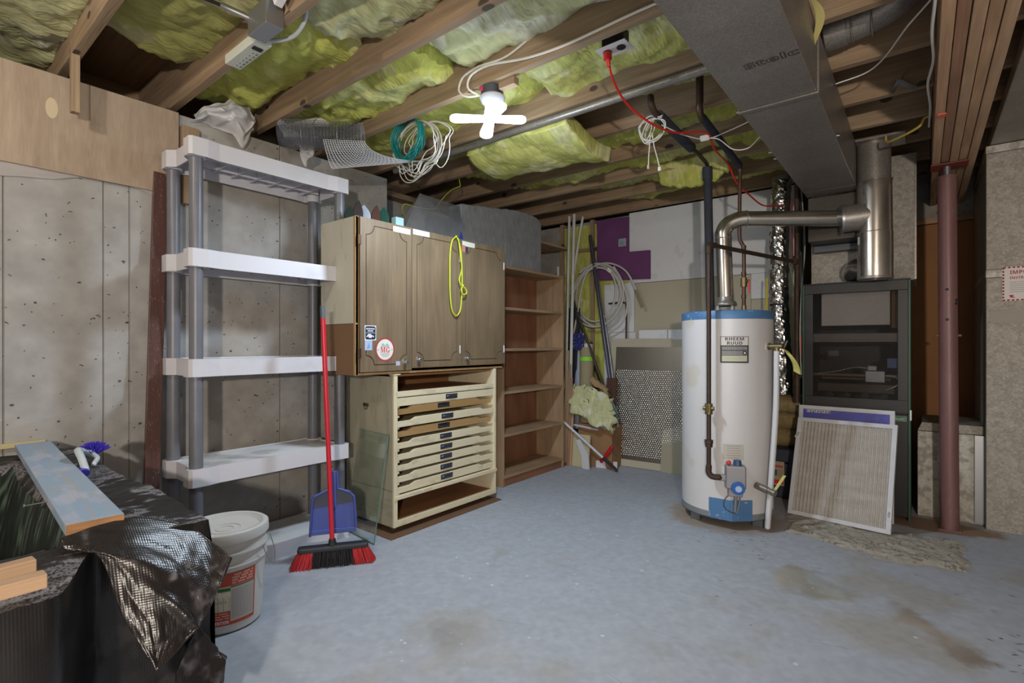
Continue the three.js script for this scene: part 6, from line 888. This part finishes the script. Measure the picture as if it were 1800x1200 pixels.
  part('breaker', rod([-1.956, 2.215, -0.925], [-1.95, 2.215, -0.925], 0.007, 12), M.black, p); part('cord', tube([[-1.955, 2.212, -0.945], [-1.92, 2.208, -0.965], [-1.86, 2.22, -1.0], [-1.80, 2.26, -1.01], [-1.77, 2.32, -1.0], [-1.76, 2.42, -0.99]], 0.0075, { rad: 10 }), S({ color: 0xb6bac0, roughness: 0.5 }), p);
  // hanging wire coils
  const ring = (cx, cy, cz, rx, ry, n, jit, s0) => { const q = []; for (let i = 0; i <= n * 18; i++) { const a = i / 18 * 6.2832, k = Math.floor(i / 18), f = 1 + jit * n3(Math.cos(a) * 1.5, Math.sin(a) * 1.5, s0 + i / 18 * 0.8); q.push([cx + rx * f * Math.cos(a) + jit * 0.06 * n3(k, 1, s0), cy + (1 - f) * ry * 0.9 + ry * f * Math.sin(a), cz + 0.028 * n3(i * 0.05, s0, 2) * 2]); } return q; };
  const gc = thing('green_wire_coil', 'coil of teal green wire hung from the joist', 'coil'); part('loops', tube(ring(-2.175, 2.165, -1.815, 0.108, 0.105, 16, 0.16, 3), 0.0032, { rad: 5, n: 620 }), S({ color: 0x147f7c, roughness: 0.35 }), gc); part('hook', tube([[-2.2, 2.235, -1.80], [-2.17, 2.25, -1.81], [-2.15, 2.27, -1.80]], 0.003, { rad: 6 }), M.black, gc);
  const wc = thing('white_wire_coil', 'loose coil of thin white wire hung behind the green coil', 'coil'); part('loops', [tube(ring(-2.15, 2.12, -1.845, 0.165, 0.135, 7, 0.34, 8), 0.0026, { rad: 5, n: 340 }), tube(ring(-2.06, 2.11, -1.85, 0.17, 0.12, 3, 0.5, 15), 0.0026, { rad: 5, n: 160 })], M.whiteWire, wc);
  w('yellow_ceiling_cord', [[[-2.575, 2.225, -2.615], [-2.566, 2.175, -2.615], [-2.58, 2.165, -2.60], [-2.60, 2.14, -2.56], [-2.62, 2.04, -2.47], [-2.60, 1.975, -2.40], [-2.70, 1.99, -2.33], [-2.77, 2.01, -2.28], [-2.78, 1.985, -2.27], [-2.68, 1.88, -2.24]]], 0.0028, M.yellowCord, 'thin yellow cord strung from a joist over the plastic bag', 'cord');
  w('beam_cable', [[[0.036, 2.12, -1.2], [0.033, 2.085, -1.95], [0.027, 2.09, -2.2], [0.034, 2.10, -2.45], [0.02, 2.115, -2.7], [0.03, 2.12, -2.95], [0.03, 2.17, -3.4]]], 0.005, M.whiteWire, 'grey-white cable stapled along the beam side', 'cable');
  w('joist_wire', [[[-0.295, 2.20, -2.66], [-0.186, 2.215, -2.665], [-0.03, 2.14, -2.2], [0.03, 2.10, -2.0]]], 0.003, M.whiteWire, 'thin white wire strung below the right-hand joists', 'wire');
  one('yellow_hook', tube([[0.036, 2.155, -3.2], [0.01, 2.15, -3.2], [-0.004, 2.12, -3.2], [-0.127, 2.11, -3.32], [-0.145, 2.12, -3.35], [-0.148, 2.15, -3.36]], 0.006, { rad: 8, n: 40 }), S({ color: 0xb8a24c, roughness: 0.6 }), 'yellow bent hanger strip between the flue and the beam', 'hanger');
  one('yellow_tape', [solidSheet(3, 20, (u, v) => [-0.298 + 0.012 * Math.sin(v * 5) + 0.03 * u * Math.sin(v * 3.1), 2.22 - 0.09 * v, -1.97 - 0.20 * v + 0.015 * u], 0.001)], S({ color: 0xc3b878, roughness: 0.6 }), 'strip of yellow tape peeling from the duct side', 'tape');
  const hg = thing('strap_bracket', 'perforated steel strap nailed to a right-hand joist', 'bracket'); const hs = (a, b) => { const g = bx(0.022, V(...a).distanceTo(V(...b)), 0.002, 0, 0, 0); g.applyQuaternion(new THREE.Quaternion().setFromUnitVectors(V(0, 1, 0), V(...b).sub(V(...a)).normalize())); g.translate((a[0] + b[0]) / 2, (a[1] + b[1]) / 2, (a[2] + b[2]) / 2); return g; };
  const zz = JZ[13] + JW + 0.004; part('strap', [hs([-0.085, 2.285, zz], [-0.02, 2.215, zz + 0.03]), hs([-0.085, 2.285, zz + 0.004], [-0.11, 2.23, zz + 0.02])], M.steel, hg); part('nail', [[-0.07, 2.295], [-0.045, 2.315]].map(([a, b_]) => rod([a, b_, zz - 0.003], [a + 0.01, b_ + 0.012, zz + 0.03], 0.002, 6)), M.steel, hg);
  one('red_tag', b2(0.055, 0.085, 2.064, 2.069, -2.95, -2.99), S({ color: 0xd86a50, roughness: 0.6 }), 'small orange-red tag stuck under the beam', 'tag');
  const fw = thing('control_wires', 'bundle of thin coloured wires behind the gas pipe', 'wires');
  for (const [i, col, q] of [[0, 0xa8241e, [[-0.70, 2.03, -3.95], [-0.69, 1.75, -3.93], [-0.685, 1.62, -3.93]]], [1, 0x1d3a30, [[-0.65, 2.1, -3.95], [-0.625, 1.8, -3.93], [-0.615, 1.5, -3.86], [-0.622, 1.2, -3.86], [-0.628, 0.9, -3.87]]], [2, 0xb9b6ae, [[-0.64, 2.1, -3.97], [-0.615, 1.7, -3.93], [-0.628, 1.45, -3.9], [-0.632, 1.1, -3.86], [-0.625, 0.85, -3.86]]], [3, 0x7c8a3c, [[-0.705, 1.6, -3.94], [-0.68, 1.4, -3.93], [-0.672, 1.1, -3.92]]], [4, 0xa8241e, [[-0.63, 1.2, -3.87], [-0.625, 1.05, -3.86], [-0.63, 0.9, -3.87]]]]) part('wire', tube(q, 0.004, { rad: 6 }), S({ color: col, roughness: 0.5 }), fw);
  one('yellow_ribbon', solidSheet(2, 24, (u, v) => [-0.862 + 0.014 * u, 1.52 - 0.42 * v, -3.96 + 0.01 * Math.sin(v * 4)], 0.001), S({ color: 0xc0bc3a, roughness: 0.6 }), 'yellow ribbon tag hanging beside the foil duct', 'ribbon');
}
// ---------------------------------------------------------------- wire mesh roll and plastic bags on the wall ledge
{
  const t = thing('wire_mesh_roll', 'roll of galvanized wire mesh lying on the wall ledge', 'mesh roll');
  const wm = S({ color: 0xbcc0c8, metalness: 0.3, roughness: 0.4, side: THREE.DoubleSide });
  const A = V(-2.62, 2.152, -1.34), B = V(-2.32, 2.148, -1.631), ax = B.clone().sub(A), L = ax.length(); ax.normalize(); const e1 = V(0, 1, 0), e2 = ax.clone().cross(e1).normalize();
  const at = (s, a, r) => A.clone().addScaledVector(ax, s).addScaledVector(e1, r * Math.sin(a)).addScaledVector(e2, r * Math.cos(a));
  const strip = (pts, w, nrm) => { const q = []; for (let i = 0; i < pts.length - 1; i++) { const a = pts[i], b = pts[i + 1], d = b.clone().sub(a), s = d.clone().cross(nrm(i)).normalize().multiplyScalar(w); const A1 = a.clone().add(s), A2 = a.clone().sub(s), B1 = b.clone().add(s), B2 = b.clone().sub(s); for (const v of [A1, A2, B2, A1, B2, B1]) q.push(v.x, v.y, v.z); } return q; };
  const roll = []; for (let k = 0; k < 6; k++) { const r = 0.074 - k * 0.009; for (let s = 0; s <= L + 0.001; s += L / 25) roll.push(...strip(Array.from({ length: 25 }, (_, i) => at(s, i / 24 * 6.2832, r)), k > 1 ? 0.0026 : 0.0014, () => ax)); const n = Math.round(6.2832 * r / 0.0165); for (let i = 0; i < n; i++) roll.push(...strip([at(0, i / n * 6.2832, r), at(L, i / n * 6.2832, r)], k > 1 ? 0.0026 : 0.0014, () => V(0, 1, 0.3))); }
  const bg = (q) => { const g = new THREE.BufferGeometry(); g.setAttribute('position', new THREE.Float32BufferAttribute(q, 3)); g.computeVertexNormals(); return g; };
  part('rolled_mesh', bg(roll), wm, t, { kind: 'stuff' });
  const fl = [], F = (u, v) => { const base = at(L * 0.55 + L * 0.5 * u, -0.6, 0.076); return base.add(V(0.02 * v + 0.10 * u * v * v, -0.15 * Math.sin(v * 1.3) * (1 - 0.2 * u) + 0.07 * v * v * u, -0.04 * v - 0.26 * u * v * v)); };
  for (let i = 0; i <= 18; i++) fl.push(...strip(Array.from({ length: 25 }, (_, j) => F(i / 18, j / 24)), 0.0013, () => V(0.7, 0.1, 0.6))); for (let j = 0; j <= 18; j++) fl.push(...strip(Array.from({ length: 25 }, (_, i) => F(i / 24, j / 18)), 0.0013, () => V(0.7, 0.1, 0.6)));
  part('loose_mesh', bg(fl), wm, t, { kind: 'stuff' });
  part('tie_wire', [0.12, 0.3].map((k) => tube([0, 1, 2, 3, 4, 5, 6, 7].map((i) => at(k, i / 8 * 6.2832 + 1.57, 0.0765).toArray()), 0.0012, { rad: 5, closed: true })).concat([0.12, 0.3].map((k) => [rod(at(k, 1.57, 0.075).toArray(), at(k, 1.57, 0.0835).toArray(), 0.0012, 5)])), M.steel, t);
  const film = PH({ color: 0xe8e8ec, transmission: 0.35, thickness: 0, roughness: 0.3, ior: 1.45 });
  const lerpList = (L_, u) => { const k = clamp(u, 0, 0.9999) * (L_.length - 1), i = Math.floor(k), f = k - i, w = f * f * (3 - 2 * f); return L_[i] + (L_[i + 1] - L_[i]) * w; };
  const ridge = (x, y, s) => 1 - Math.abs(n3(x, y, s)) * 2;
  const crumple = (z0, z1, x0, bul, tops, bots, s) => sheet(44, 34, (u, v) => { const yt = lerpList(tops, u), yb = lerpList(bots, u), r = ridge(u * 2.6, v * 2.6, s), r2 = ridge(u * 7 + 3, v * 4, s + 2); return [x0 + bul * Math.sin(Math.PI * (0.15 + 0.8 * v)) * (0.5 + 0.5 * Math.sin(Math.PI * u)) + 0.04 * r + 0.006 * r2, yt + (yb - yt) * v + 0.012 * n3(u * 6, v * 5, s), z0 + (z1 - z0) * u + 0.02 * n3(v * 5, u * 4, s + 7)]; });
  one('crumpled_bag', crumple(-0.99, -1.285, -2.86, 0.08, [2.185, 2.25, 2.275, 2.32, 2.36, 2.27], [2.15, 2.175, 2.165, 2.155, 2.09, 2.20], 3), film, 'crumpled translucent plastic bag on the wall ledge over the shelving', 'bag');
  one('crumpled_bag', crumple(-1.325, -1.56, -2.68, 0.05, [2.225, 2.21, 2.205, 2.215, 2.225], [2.20, 2.15, 2.12, 2.04, 2.15], 11), film, 'torn plastic sheet hanging from the ledge beside the mesh roll', 'plastic sheet');
  one('rolled_sheet', solidSheet(28, 10, (u, v) => { const a = u * 5.6, r = 0.042 + 0.004 * u; return [-2.64 + r * Math.cos(a) * 0.6 - 0.14 * (v - 0.5), 2.25 + r * Math.sin(a), -1.49 + 0.10 * (v - 0.5) - r * Math.cos(a) * 0.8]; }, 0.001), S({ color: 0xcfd0ca, roughness: 0.5 }), 'curled white plastic sheet between the bag and the mesh roll', 'plastic sheet');
}
// ---------------------------------------------------------------- things built in world coordinates get their origin at their base
scene.updateMatrixWorld(true);
for (const o of [...scene.children]) {
  if (!o.userData.world) continue; delete o.userData.world;
  const b = new THREE.Box3().setFromObject(o), c = V((b.min.x + b.max.x) / 2, b.min.y, (b.min.z + b.max.z) / 2);
  o.traverse((m) => { if (m.isMesh) m.geometry.translate(-c.x, -c.y, -c.z); }); o.position.copy(c);
}
renderer.render(scene, camera);
